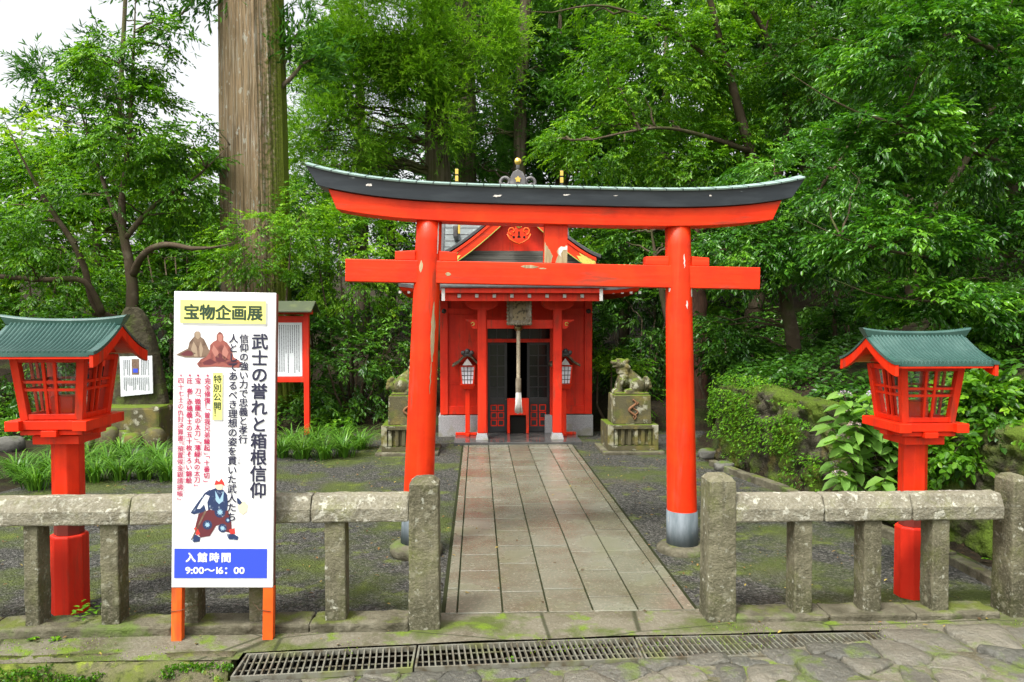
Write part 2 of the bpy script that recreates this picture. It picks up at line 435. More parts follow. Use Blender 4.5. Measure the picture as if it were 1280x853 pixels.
M['flower'] = make_mat('hydrangea_flower', (.42, .33, .30), .8, [dict(kind='attr', col=(.40, .36, .52), lo=.6, hi=.9), dict(kind='attr', col=(.30, .22, .12), lo=.45, hi=.2)])
M['white'] = make_mat('white_board', (.80, .80, .79), .45, [dict(col=(.70, .70, .68), scale=3, lo=.5, hi=.8, fac=.5)], bump=[dict(scale=3, s=.03, d=.01)])
M['yellow'] = make_mat('pale_yellow_print', (.86, .82, .22), .5)
M['blue'] = make_mat('blue_print', (.035, .075, .58), .45)
M['ink'] = make_mat('blue_black_ink', (.018, .018, .045), .55)
M['ink_green'] = make_mat('dark_green_ink', (.02, .05, .02), .55)
M['crimson'] = make_mat('crimson_ink', (.46, .012, .08), .55)
M['shadow_grey'] = make_mat('grey_printed_band', (.42, .42, .40), .55)
M['sign_side'] = make_mat('brown_sign_edge', (.13, .045, .03), .6, [dict(col=(.28, .05, .04), scale=7, lo=.5, hi=.7)])
M['pr_brown'] = make_mat('print_brown', (.20, .13, .085), .5, [dict(col=(.10, .055, .035), scale=22, lo=.45, hi=.65)])
M['pr_red'] = make_mat('print_rust', (.30, .085, .065), .5, [dict(col=(.14, .035, .03), scale=22, lo=.45, hi=.65)])
M['pr_tan'] = make_mat('print_tan', (.34, .25, .17), .5)
M['pr_rose'] = make_mat('print_rose', (.42, .17, .13), .5)
M['pr_navy'] = make_mat('print_navy', (.018, .035, .10), .5, [dict(col=(.25, .32, .40), scale=34, lo=.6, hi=.66)])
M['pr_maroon'] = make_mat('print_maroon', (.12, .022, .028), .5)
M['pr_sky'] = make_mat('print_light_blue', (.30, .48, .62), .5)
M['pr_skin'] = make_mat('print_cream', (.72, .62, .42), .5)
M['pr_scarlet'] = make_mat('print_scarlet', (.6, .04, .03), .5)
M['notice_paper'] = make_mat('notice_paper', (.66, .69, .70), .5, [dict(col=(.55, .58, .58), scale=3, lo=.5, hi=.75)])
M['notice_ink'] = make_mat('notice_ink', (.12, .13, .14), .6)
M['dark_wood'] = make_mat('black_lacquered_door', (.016, .017, .018), .3, [dict(col=(.04, .04, .04), scale=4, lo=.5, hi=.8)])
M['shingle'] = make_mat('grey_copper_shingle', (.135, .155, .15), .5, [
    dict(col=(.10, .11, .105), scale=3, st=(2, 8, 8), lo=.45, hi=.7), dict(col=(.30, .35, .34), scale=12, lo=.55, hi=.7, fac=.6)], bump=[dict(scale=5, s=.2, d=.01)])
M['tile_dark'] = make_mat('dark_roof_edge', (.05, .047, .047), .5, [dict(col=(.11, .105, .10), scale=8, lo=.5, hi=.7)])
M['ridge_stone'] = make_mat('grey_ridge_ornament', (.12, .115, .115), .5, [dict(col=(.22, .21, .20), scale=12, lo=.5, hi=.7)], bump=[dict(scale=20, s=.3, d=.01)])
M['gold'] = make_mat('gold_leaf', (.78, .55, .12), .32, [dict(col=(.45, .30, .06), scale=30, lo=.55, hi=.7)], metal=.75)
M['gold_paint'] = make_mat('gold_paint', (.72, .53, .10), .45, [dict(col=(.30, .20, .05), scale=42, lo=.56, hi=.64)])
M['green_trim'] = make_mat('green_gold_trim', (.34, .40, .07), .5)
M['grey_board'] = make_mat('weathered_gable_board', (.115, .11, .095), .8, [dict(col=(.06, .058, .05), scale=2, st=(1, 9, 22), lo=.45, hi=.65)], bump=[dict(scale=2, st=(1, 9, 22), s=.4, d=.005)])
M['white_cap'] = make_mat('white_rafter_cap', (.48, .46, .43), .6, [dict(col=(.3, .25, .2), scale=30, lo=.6, hi=.7)])
M['plaque'] = make_mat('weathered_plaque', (.20, .165, .115), .85, [dict(col=(.34, .31, .25), scale=9, st=(1, 1, .4), lo=.5, hi=.65), dict(col=(.08, .065, .045), scale=14, lo=.52, hi=.7)], bump=[dict(scale=30, s=.5, d=.006)])
M['rope'] = make_mat('hemp_rope', (.50, .43, .31), .9, [dict(col=(.33, .27, .18), scale=40, lo=.45, hi=.65)])
M['tassel'] = make_mat('pale_tassel', (.62, .60, .55), .9, [dict(col=(.42, .40, .36), scale=2, st=(60, 60, 2), lo=.5, hi=.65)])
M['brass'] = make_mat('old_brass', (.20, .15, .07), .4, metal=.8)
M['lamp_paper'] = make_mat('white_lantern_pane', (.80, .83, .88), .5)
M['thatch'] = make_mat('brown_lantern_roof', (.075, .06, .04), .75, [dict(col=(.16, .13, .075), scale=14, lo=.5, hi=.7)])
M['pane'] = glass_mat('clear_pane')
M['glass_dark'] = make_mat('dark_door_glass', (.010, .012, .012), .10, spec=.4)
M['wire'] = make_mat('rusty_wire', (.12, .07, .04), .6, metal=.5)
M['board_green'] = make_mat('dark_green_metal_roof', (.06, .075, .04), .55, [dict(col=(.11, .13, .05), scale=5, lo=.5, hi=.7)])
M['leaf_litter'] = make_mat('fallen_leaves', (.16, .09, .035), .8, [dict(kind='attr', col=(.30, .24, .06), lo=.6, hi=1), dict(kind='attr', col=(.06, .04, .02), lo=.4, hi=.1)])
M['rock'] = make_mat('dark_rock', (.10, .098, .085), .8, [dict(col=(.19, .185, .16), scale=6, lo=.5, hi=.7), dict(kind='up', col=(.075, .115, .02), scale=4, lo=.85, hi=1.0)], bump=[dict(scale=20, s=.6, d=.02)], world_co=True)
M['wall'] = make_mat('mossy_rubble_wall', (.060, .054, .036), .9, [
    dict(col=(.16, .15, .10), scale=5, lo=.54, hi=.7, fac=.7), dict(col=(.085, .135, .014), scale=2.6, detail=9, lo=.40, hi=.56, fac=.9),
    dict(col=(.13, .10, .03), scale=4, lo=.55, hi=.7, fac=.7), dict(kind='up', col=(.085, .13, .016), scale=5, lo=.78, hi=.95)],
    bump=[dict(scale=22, s=.9, d=.06), dict(scale=80, s=.4, d=.01)], world_co=True)

# ------------------------------------------------------------------ measuring helpers (photo measurement -> metres)
_F, _TH, _PH, _H = 960.0, R(2.566), R(1.70), 2.0
_fw = np.array([math.sin(_TH)*math.cos(_PH), math.cos(_TH)*math.cos(_PH), -math.sin(_PH)])
_rt = np.array([math.cos(_TH), -math.sin(_TH), 0]); _up = np.cross(_rt, _fw)
def at(u, v, y):
    r = _fw + _rt*(u-640)/_F - _up*(v-426.5)/_F
    return Vector((r[0]*y/r[1], y, _H + r[2]*y/r[1]))
def gr(u, v, z=0.0):
    r = _fw + _rt*(u-640)/_F - _up*(v-426.5)/_F
    t = (z-_H)/r[2]
    return Vector((r[0]*t, r[1]*t, z))

def hash3(i, j, k=0):
    n = np.sin(i*127.1 + j*311.7 + k*74.7)*43758.5453
    return n - np.floor(n)
def vnoise(x, y, k=0):
    xi, yi = np.floor(x), np.floor(y); fx, fy = x-xi, y-yi
    fx = fx*fx*(3-2*fx); fy = fy*fy*(3-2*fy)
    a, b, c, d = hash3(xi, yi, k), hash3(xi+1, yi, k), hash3(xi, yi+1, k), hash3(xi+1, yi+1, k)
    return (a*(1-fx)+b*fx)*(1-fy) + (c*(1-fx)+d*fx)*fy
def fbm(x, y, k=0, o=4):
    s = 0; a = .5
    for i in range(o):
        s = s + a*vnoise(x, y, k+i); x = x*2.03; y = y*2.03; a *= .5
    return s
def smooth(a, b, x):
    t = np.clip((x-a)/(b-a), 0, 1); return t*t*(3-2*t)

# ------------------------------------------------------------------ ground
def wall_x(y):                       # front face of the right-hand retaining wall
    return np.interp(y, [-60, 4.0, 6.0, 8.0, 10.7, 12.0, 14.0, 40.0], [4.6, 4.6, 4.25, 3.72, 3.30, 3.5, 4.4, 9.0])
def ground_h(x, y):
    w = wall_x(y)
    h = smooth(w+.12, w+.50, x)*(.98 + .27*np.clip(x-w-.3, 0, 14)**1.05)
    h = h*smooth(2.5, 4.6, y)
    h = h + smooth(16.5, 19, y)*np.clip(y-16.5, 0, 25)*.16
    h = h + smooth(-7.0, -12.0, x)*np.clip(-x-7, 0, 20)*.10*smooth(5, 9, y)
    h = h + smooth(13.4, 15.5, y)*.35
    bump = (fbm(x*.9, y*.9, 3)-.45)*.25*smooth(.05, .5, h) + (fbm(x*3, y*3, 5)-.45)*.02
    front = np.where(y < 4.82, -.42, 0)*1.0
    return h + bump*(h > .05) + front - .012

def grate_back(x): return np.interp(x, [-1.42, -.37, .98, 2.75, 3.4], [4.58, 4.652, 4.715, 4.725, 4.70])
def road_edge(x): return grate_back(x) - .292 + np.interp(x, [.2, 1.5, 2.56, 2.66], [0, .05, .18, .315])
def sheet(name, xs, ys, hf, m, kind='structure', yf=None):
    X, Y = np.meshgrid(xs, ys)
    if yf is not None: Y = yf(X, Y)
    Z = hf(X, Y)
    n, k = len(ys), len(xs)
    v = np.stack([X, Y, Z], -1).reshape(-1, 3)
    idx = np.arange(n*k).reshape(n, k)
    f = np.stack([idx[:-1, :-1], idx[:-1, 1:], idx[1:, 1:], idx[1:, :-1]], -1).reshape(-1, 4)
    me = bpy.data.meshes.new(name)
    me.from_pydata(v.tolist(), [], f.tolist())
    o = link_mesh(me, name, m, smooth=True)
    return tag(o, None, None, kind=kind)
def graded(a, b, step, far, n=26):
    core = np.arange(a, b+step/2, step)
    g = np.geomspace(step, far, n)
    return np.concatenate([(a-np.cumsum(g))[::-1], core, b+np.cumsum(g)])
sheet('ground', graded(-8, 9, .16, 40), graded(3.0, 22, .14, 40), ground_h, M['soil'])
sheet('gravel_yard', np.arange(-8.5, 4.30, .1), np.arange(5.14, 14.51, .1),
      lambda x, y: np.where(x < wall_x(y)-.05, 0, -.3) - .5*smooth(13.6, 14.2, y+.25*vnoise(x*1.5, y, 2)) - .4*smooth(-5.0, -5.6, x+.5*vnoise(x, y*1.1, 8)) + (fbm(x*1.3, y*1.3, 9)-.45)*.012, M['gravel'])
sheet('pavement', np.concatenate([np.arange(-9, -1.43, .1), [-1.401, -1.399], np.arange(-1.35, 9.01, .1)]), np.linspace(0, 1, 14),
      lambda x, y: .010 + (fbm(x*2.2, y*2.2, 4)-.45)*.02, M['pave'], yf=lambda x, t: (np.where(x < -1.4, 4.50, grate_back(x)+.012))*(1-t) + 5.15*t)

# paved path: border strips and five columns of slabs, each slab a separate bevelled block of one sheet
def slab_path():
    rng = random.Random(4)
    x0, x1, y0, y1 = -.226, 1.487, 5.12, 12.0
    b = .085; w = (x1-x0-2*b)/5
    cols = [(x0, x0+b)] + [(x0+b+i*w, x0+b+(i+1)*w) for i in range(5)] + [(x1-b, x1)]
    vs, fs, var = [], [], []
    for ci, (a, c) in enumerate(cols):
        y = y0
        while y < y1-.02:
            l = rng.uniform(.7, 1.1) if ci in (0, 6) else rng.choice([.44, .48, .52, .58, .64, .40])
            if y == y0: l *= rng.uniform(.55, 1)
            e = min(y+l, y1)
            if y1-e < .15: e = y1
            g = .006; h = .016 + rng.uniform(-.0025, .0025); k = .0025; n = len(vs)
            tx, ty = rng.uniform(-.001, .001), rng.uniform(-.001, .001)
            xa, xb, ya, yb = a+g, c-g, y+g, e-g
            for (q, zz) in ((0, -.03), (0, h-k), (k, h)):
                for (px, py, sx, sy) in ((xa+q, ya+q, -1, -1), (xb-q, ya+q, 1, -1), (xb-q, yb-q, 1, 1), (xa+q, yb-q, -1, 1)):
                    vs.append((px, py, zz + (sx*tx+sy*ty if zz > 0 else 0)))
            for r in range(2):
                for j in range(4):
                    fs.append((n+r*4+j, n+r*4+(j+1) % 4, n+r*4+4+(j+1) % 4, n+r*4+4+j))
            fs.append((n+8, n+9, n+10, n+11))
            var += [rng.random()]*12
            y = e
    me = bpy.data.meshes.new('path'); me.from_pydata(vs, [], fs)
    me.attributes.new('var', 'FLOAT', 'POINT').data.foreach_set('value', var)
    tag(link_mesh(me, 'path', M['slab']), None, None, kind='structure')
slab_path()
bed = MB().box(-.25, 1.51, 5.1, 12.02, -.05, .0045).build('path_bed', make_mat('mossy_joint', (.022, .026, .010), .95), None)
tag(bed, None, None, kind='structure')

# cobbled road in front
def clip(poly, p, q):                 # keep the side of the bisector nearer p
    mx, my = (p[0]+q[0])/2, (p[1]+q[1])/2; nx, ny = q[0]-p[0], q[1]-p[1]
    out = []
    for i in range(len(poly)):
        a, b = poly[i], poly[(i+1) % len(poly)]
        da = (a[0]-mx)*nx + (a[1]-my)*ny; db = (b[0]-mx)*nx + (b[1]-my)*ny
        if da <= 0: out.append(a)
        if da*db < 0:
            t = da/(da-db); out.append((a[0]+(b[0]-a[0])*t, a[1]+(b[1]-a[1])*t))
    return out
def road_z(x, y):
    z = -.030 + .020*max(0, min(x, 4)-.4)
    if x < -1.45: z = -.24
    return z
def cobbles():
    rng = random.Random(11)
    pts = []
    for i in range(-18, 23):
        for j in range(0, 11):
            s = .255
            x, y = i*s + rng.uniform(-.13, .13) + (j % 2)*.12, 2.2 + j*.225 + rng.uniform(-.11, .11)
            pts.append((x, y))
    vs, fs, var = [], [], []
    for p in pts:
        ylim = float(road_edge(p[0]))-.012
        if p[1] > ylim+.25: continue
        poly = [(p[0]-.5, p[1]-.5), (p[0]+.5, p[1]-.5), (p[0]+.5, p[1]+.5), (p[0]-.5, p[1]+.5)]
        for q in pts:
            if q is not p and abs(q[0]-p[0]) < 1 and abs(q[1]-p[1]) < 1: poly = clip(poly, p, q)
        if p[0] > -1.5:
            # keep clear of the grating
            poly = clip(poly, (p[0], ylim-.5), (p[0], ylim+.5))
        if len(poly) < 3: continue
        # round the corners
        for _ in range(2):
            c1_ = .13 if _ == 0 else .25; np_ = []
            for i in range(len(poly)):
                a, b = poly[i], poly[(i+1) % len(poly)]
                np_ += [(a[0]*(1-c1_)+b[0]*c1_, a[1]*(1-c1_)+b[1]*c1_), (a[0]*c1_+b[0]*(1-c1_), a[1]*c1_+b[1]*(1-c1_))]
            poly = np_
        cx = sum(a[0] for a in poly)/len(poly); cy = sum(a[1] for a in poly)/len(poly)
        h = rng.uniform(-.008, .014); n = len(vs); k = len(poly); tv = rng.random()
        tx, ty = rng.uniform(-.05, .05), rng.uniform(-.05, .05)
        for (sc_, dz) in ((1.0, -.08), (.985, -.008), (.93, .003), (.6, .006), (.2, .007)):
            for a in poly:
                x, y = cx+(a[0]-cx)*sc_, cy+(a[1]-cy)*sc_
                jit = (float(fbm(np.array(x*9.), np.array(y*9.), 3))-.45)*.05 if dz > 0 else 0
                vs.append((x, y, road_z(p[0], p[1]) + h + dz + jit + (tx*(x-cx)+ty*(y-cy))))
                var.append(tv)
        for r in range(4):
            for j in range(k):
                fs.append((n+r*k+j, n+r*k+(j+1) % k, n+(r+1)*k+(j+1) % k, n+(r+1)*k+j))
        fs.append(tuple(n+4*k+j for j in range(k)))
    me = bpy.data.meshes.new('road_paving'); me.from_pydata(vs, [], fs)
    me.attributes.new('var', 'FLOAT', 'POINT').data.foreach_set('value', var)
    tag(link_mesh(me, 'road_paving', M['cobble'], smooth=True), None, None, kind='structure')
cobbles()
sheet('road', np.concatenate([np.linspace(-60, -5, 30), np.arange(-4.8, 8, .15), np.linspace(8.3, 60, 30)]), np.concatenate([np.linspace(-60, 0, 30), np.arange(.2, 3.9, .12), np.linspace(3.92, 4.52, 6)]),
      lambda x, y: np.where(x < -1.45, -.262, -.034 + .020*np.clip(np.minimum(x, 4)-.4, 0, 5)) + (fbm(x*4, y*4, 7)-.45)*.02, M['pave'],
      yf=lambda x, y: np.where(y > 3.9, 3.9+(y-3.9)/.62*(np.where(x < -1.45, 4.52, road_edge(x))-3.9), y))
# the mossy edge slab at the left, with its broken front face
def edge_slab():
    rng = np.random.default_rng(3)
    xs = np.arange(-9, -1.40, .06); rings = []
    for x in xs:
        n1, n2 = float(fbm(np.array(x*3.), np.array(1.), 2))-.45, float(fbm(np.array(x*5.), np.array(7.), 4))-.45
        yf = 4.46 + n1*.14
        rings.append([(x, 4.60, -.3), (x, yf-.03+n2*.1, -.3), (x, yf-.05+n2*.12, -.14), (x, yf-.02, -.03), (x, yf+.03, .004+n2*.02), (x, 4.60, .012+n1*.02)])
    MB().loft(rings, smooth=True).build('pavement_edge', M['moss'], None)['kind'] = 'structure'
edge_slab()

# drain gratings: three sections, each a frame with its bars and cross rods
def grating(x0, x1, label):
    g = thing('drain_grate', label, 'drain grate', ((x0+x1)/2, 4.44, -.02), 'drain gratings along the kerb')
    fy = lambda x, t: float(grate_back(x)) - .287*(1-t)
    zg = -.014
    fr = MB()
    for t in (0, 1): fr.bar((x0, fy(x0, t), zg), (x1, fy(x1, t), zg), .014, .03)
    for x in (x0+.006, x1-.006): fr.bar((x, fy(x, .03), zg), (x, fy(x, .97), zg), .012, .03)
    fr.build('frame', M['grate'], g)
    br = MB(); n = int((x1-x0)/.036)
    for i in range(1, n):
        x = x0 + (x1-x0)*i/n
        br.bar((x+.012, fy(x, .03), zg), (x-.012, fy(x, .97), zg), .009, .026)
    br.build('grate_bars', M['grate'], g)
    rd = MB()
    for k in range(1, 3):
        rd.bar((x0+.01, fy(x0, k/3), zg), (x1-.01, fy(x1, k/3), zg), .005, .006)
    rd.build('cross_rods', M['grate'], g)
xa, xb, xc, xd = -1.38, -.37, .98, 2.75
grating(xa, xb-.006, 'metal drain grating section nearest the mossy kerb edge, below the white sign')
grating(xb+.006, xc-.006, 'middle metal drain grating section in front of the paved path')
grating(xc+.006, xd, 'metal drain grating section running towards the cobbles below the bare right fence')
MB().box(-1.42, 2.8, 4.26, 4.75, -.35, -.13).build('drain_channel', M['dark'], None)['kind'] = 'structure'

# ------------------------------------------------------------------ retaining wall on the right
def retaining_wall():
    ys = np.arange(4.2, 10.75, .035); zs = np.linspace(0, 1.08, 34)
    rng = np.random.default_rng(9)
    sy, sz = rng.uniform(4, 11, 210), rng.uniform(-.1, 1.2, 210)
    rings = []
    Yg, Zg = np.meshgrid(ys, zs, indexing='ij')
    d = np.sqrt(((Yg[..., None]-sy)/1.25)**2 + (Zg[..., None]-sz)**2)
    ds = np.sort(d, -1); edge = ds[..., 1]-ds[..., 0]
    out = np.clip(edge/.07, 0, 1)**.6*.065 + (fbm(Yg*6, Zg*6, 3)-.45)*.10 + (fbm(Yg*17, Zg*17, 8)-.45)*.07
    X = wall_x(Yg) + .14 + .05*Zg - out
    for i, y in enumerate(ys):
        r = [(X[i, j], y, zs[j]) for j in range(len(zs))]
        top = 1.04 + .03*math.sin(y*2.1) + .03*math.sin(y*5.3) + .05*(float(fbm(np.array(y*4.), np.array(2.), 5))-.45)
        r[-1] = (X[i, -1]+.06, y, top)
        r += [(X[i, -1]+.2, y, top+.03), (X[i, -1]+.5, y, top-.04), (X[i, -1]+.52, y, 0)]
        rings.append(r)
    o = MB().loft(rings, smooth=True).build('retaining_wall', M['wall'], None)
    tag(o, 'low mossy rubble retaining wall covered in creepers, right of the gate', 'stone wall')
retaining_wall()
def kerb_line():
    rng = random.Random(3); k = 0
    pts = [gr(890, 582), gr(935, 600), gr(985, 617), gr(1030, 640), gr(1100, 668), gr(1190, 704), gr(1250, 735)]
    pts = [Vector((min(p.x, wall_x(p.y)-.12), p.y, 0)) for p in pts]
    t = thing('stone_kerb', 'line of low mossy kerb stones along the foot of the retaining wall', 'kerb', pts[3])
    for a, b in zip(pts[:-1], pts[1:]):
        n = max(1, int((b-a).length/.55))
        for i in range(n):
            p, q = a.lerp(b, i/n), a.lerp(b, (i+1)/n)
            d = (q-p).normalized()*.006
            h = rng.uniform(.07, .10)
            MB().bar(p+d+Vector((0, 0, h/2-.02)), q-d+Vector((0, 0, h/2-.02)), .11, h+.04).build('kerb_stone', M['kerb'], t, bevel=.012)
kerb_line()

# ------------------------------------------------------------------ torii
CX = .61
def torii():
    t = thing('torii_gate', 'large vermilion torii gate with black curved lintel over the path', 'torii', (CX, 6.5, 0))
    TY = 6.5
    def pillar(xb, xt, sgn):
        prof = [(0, .36), (.5, .8), (1, 2.86)]
        rings = []
        for k in range(15):
            z = .06 + (2.83-.06)*k/14; f = z/2.83
            cx = xb + (xt-xb)*f; r = .131 - .025*f
            rings.append([(cx+r*math.cos(2*math.pi*i/32), TY+r*math.sin(2*math.pi*i/32), z) for i in range(32)])
        p = MB().loft(rings, smooth=True).build('pillar', M['red'], t)
        def surf(a, z, out=.003):
            f = z/2.83; cx = xb + (xt-xb)*f; r = .131-.025*f+out
            return (cx+r*math.cos(a), TY+r*math.sin(a), z)
        slv = MB()
        rings = [[surf(2*math.pi*i/32, z, .006) for i in range(32)] for z in (.05, .37)]
        slv.loft(rings, smooth=True).build('metal_sleeve', M['zinc'], t)
        MB().lathe((xb, TY, 0), [(.205, -.05), (.225, .01), (.222, .05), (.19, .075), (.15, .083), (0.0, .085)], n=28).build('foot_stone', M['kerb'], t)
        return p, surf
    def peel(parent, surf, cells, m, out=.002):
        """ragged sheet of bare wood where the paint has flaked: rows of (z, a0, a1)"""
        vs, fs = [], []
        for (z, a0, a1) in cells:
            for k in range(5): vs.append(surf(a0+(a1-a0)*k/4, z, out))
        for i in range(len(cells)-1):
            for k in range(4): fs.append((i*5+k, i*5+k+1, i*5+6+k, i*5+5+k))
        # thickness
        MB().add(vs, fs).build('peeled_patch', m, parent)
    pL, sL = pillar(-.522, -.452, 1)
    pR, sR = pillar(1.765, 1.655, -1)
    rng = random.Random(2)
    def streak(z0, z1, a, w, n=12):
        rows = []
        for i in range(n+1):
            f = i/n; ww = w*math.sin(math.pi*min(1, .04+f*.95))**.7*rng.uniform(.7, 1.2) + .004
            c = a + rng.uniform(-.03, .03)
            rows.append((z0+(z1-z0)*f, c-ww/2, c+ww/2))
        return rows
    # angle: -pi/2 faces the photographer
    peel(pL, sL, streak(1.62, 2.12, -.90, .36), M['wood_raw'])
    peel(pL, sL, streak(1.35, 1.63, -.98, .08, 8), M['wood_raw'])
    peel(pL, sL, streak(2.52, 2.78, -.72, .15, 8), M['primer'])
    peel(pL, sL, streak(2.36, 2.46, -2.0, .26, 6), M['wood_raw'])
    peel(pR, sR, streak(2.44, 2.56, -1.35, .10, 6), M['primer'])
    peel(pR, sR, streak(2.10, 2.17, -1.2, .16, 5), M['primer'])
    peel(pR, sR, streak(2.24, 2.31, -2.6, .30, 5), M['primer'])
    peel(pR, sR, streak(2.20, 2.28, -.55, .35, 5), M['primer'])
    # curved lintel
    def rise(x): return .145*min(1.3, abs((x-.62)/2.1))**4.1 - .030
    def beam(sec, hw, slant, zref, y=TY, n=41, c=.615):
        rings = []
        for i in range(n):
            s = -1 + 2*i/(n-1)
            ring = []
            for (dy, z) in sec:
                x = c + s*(hw + slant*(z-zref))
                ring.append((x, y+dy, z + rise(x)))
            rings.append(ring)
        return MB().loft(rings)
    lb = beam([(-.155, 2.965), (.155, 2.965), (.165, 3.10), (-.165, 3.10)], 1.965, .75, 2.965).build('black_lintel', M['black_paint'], t, bevel=.004)
    cap = beam([(-.185, 3.097), (.185, 3.097), (.19, 3.108), (.0, 3.152), (-.19, 3.108)], 2.055, .6, 3.10).build('copper_cap', M['copper'], t)
    sm = MB()
    for i in range(30):
        x = .615 - 1.99 + 3.98*i/29
        z = rise(x)
        sm.add([(x-.004, TY-.192, 3.110+z), (x+.004, TY-.192, 3.110+z), (x+.004, TY, 3.156+z), (x-.004, TY, 3.156+z), (x-.004, TY-.189, 3.094+z), (x+.004, TY-.189, 3.094+z)], [(0, 1, 2, 3), (4, 5, 1, 0)])
    sm.build('cap_seams', M['seam'], cap)
    beam([(-.115, 2.812), (.115, 2.812), (.125, 2.962), (-.125, 2.962)], 1.82, .45, 2.812).build('red_lintel', M['red_beam'], t, bevel=.005)
    # flakes on the black face
    fl = MB()
    def ragged(cx, cz, w, h, y, n=17):
        pts = []
        for i in range(n):
            q = 2*math.pi*i/n; k = rng.uniform(.35, 1.0)
            pts.append((cx+w*.5*k*math.cos(q), y, cz+h*.5*k*math.sin(q)+w*.12*math.cos(q)*rng.uniform(0, .5)))
        return pts
    for (u, w, h) in ((452, .07, .035), (614, .12, .022), (700, .085, .016), (762, .05, .008), (880, .03, .022)):
        x = at(u, 245, 6.34).x; z = 3.03 + rise(x) + rng.uniform(-.03, .03)
        fl.add(ragged(x, z, w, h, TY-.1635), [tuple(range(17))])
    fl.build('paint_flakes', M['primer'], lb)
    # tie beam, in three visible runs through the pillars
    tb = MB().box(-1.135, 2.355, TY-.075, TY+.075, 2.275, 2.462).build('tie_beam', M['red_beam'], t, bevel=.006)
    fl = MB()
    for (u, v, w, h) in ((656, 334, .16, .028), (672, 336, .07, .012), (554, 345, .05, .03)):
        p = at(u, v, TY-.077)
        fl.add([(p.x-w/2, p.y, p.z), (p.x-w*.2, p.y, p.z-h*.5), (p.x+w*.3, p.y, p.z-h*.45), (p.x+w/2, p.y, p.z), (p.x+w*.1, p.y, p.z+h*.5), (p.x-w*.3, p.y, p.z+h*.4)], [(0, 1, 2, 3, 4, 5)])
    fl.build('paint_flakes', M['wood_raw'], tb)
    for (x0, x1, lo) in ((-.73, -.56, 0), (-.365, -.215, 1), (1.375, 1.575, 0), (1.77, 1.92, 1)):
        sl = .02 if lo else -.02
        MB().prism([(x0, 2.464), (x1, 2.464), (x1, 2.535+max(0, -sl)*.5), (x0, 2.535+max(0, sl)*.5)], 'y', TY-.055, TY+.055).build('wedge', M['red_beam'], t, bevel=.005)
    SO = -.08
    st = MB().box(.595+SO, .79+SO, TY-.06, TY+.06, 2.464, 2.79).build('strut', M['red'], t, bevel=.005)
    y = TY-.0635
    left = [(.596, 2.465), (.655, 2.465), (.66, 2.50), (.668, 2.52), (.65, 2.55), (.640, 2.575), (.628, 2.58), (.622, 2.60), (.610, 2.61), (.604, 2.625), (.596, 2.64)]
    right = [(.69, 2.465), (.789, 2.465), (.789, 2.61), (.775, 2.615), (.762, 2.60), (.735, 2.605), (.715, 2.59), (.70, 2.56), (.712, 2.53), (.70, 2.50)]
    for poly in (left, right):
        MB().prism([(p_[0]+SO, p_[1]) for p_ in poly], 'y', y, y+.004).build('peeled_patch', M['wood_raw'], st)
    MB().prism([(a_+SO, b_) for a_, b_ in [(.715, 2.585), (.735, 2.602), (.762, 2.597), (.787, 2.61), (.786, 2.575), (.755, 2.575), (.735, 2.545), (.74, 2.51), (.715, 2.54)]], 'y', y-.002, y+.003).build('peeled_patch', M['primer'], st)
    t.rotation_euler = (0, R(1.0), 0)
    return t
torii()

# ------------------------------------------------------------------ stone fences
def prism_rail(mb, x0, x1, yc, z0, z1, w=.19):
    """rail with sloping upper shoulders"""
    h = z1-z0
    sec = [(-w/2, z0), (w/2, z0), (w/2, z0+h*.52), (w*.28, z1), (-w*.28, z1), (-w/2, z0+h*.52)]
    return mb.loft([[(x, yc+dy, z) for dy, z in sec] for x in (x0, x1)])
def fence(name_label, yk, rails, posts, gates, kerb, zr):
    f = thing('stone_fence', name_label, 'stone fence', (at((posts[0][0]+posts[-1][1])/2, 600, yk).x, yk, 0))
    for (a, b) in rails:
        weather(prism_rail(MB(), a, b, yk, *zr).build('rail', M['stone_rail'], f, bevel=.012), .014, lv=5)
    def span(u0, u1, d):           # the photo shows a front and an inner side face of every post
        if u1 < 640: return at(u0, 600, yk-d).x, at(u1, 600, yk+d).x
        return at(u0, 600, yk+d).x, at(u1, 600, yk-d).x
    for (u0, u1) in posts:
        x0, x1 = span(u0, u1, .075)
        weather(MB().box(x0, x1, yk-.075, yk+.075, .02, zr[0]+.004).build('baluster', M['stone'], f, bevel=.010), .012)
    for (u0, u1, h) in gates:
        x0, x1 = span(u0, u1, .10); x = (x0+x1)/2; w = x1-x0
        mb = MB().frustum((x, yk), -.02, h-.035, w+.012, .212, w, .20)
        mb.frustum((x, yk), h-.035, h, w, .20, w*.62, .124)
        weather(mb.build('gate_post', M['stone'], f, bevel=.010), .014)
    for (a, b) in kerb:
        weather(MB().box(a, b, yk-.125, yk+.10, -.03, kerb_h).build('kerb_stone', M['kerb'], f, bevel=.015), .02, lv=5)
    return f
kerb_h = .07
YF = 4.97
def xs(u, y=YF-.09): return at(u, 600, y).x
fence('lichened stone fence left of the path, behind the tall white sign', YF,
      [(-4.6, xs(-40)), (xs(-39), xs(160)), (xs(161), xs(388)-.003), (xs(388)+.003, xs(511)-.002)],
      [(-70, -36), (27, 62), (123, 160), (219, 256), (309, 344), (405, 436)],
      [(511, 550, at(530, 596, YF).z)],
      [(-4.6, xs(-20)), (xs(-19), xs(214)), (xs(215), xs(386)), (xs(387), xs(511)-.004)], (at(250, 656, YF-.095).z, at(250, 621, YF-.05).z))
kerb_h = .05
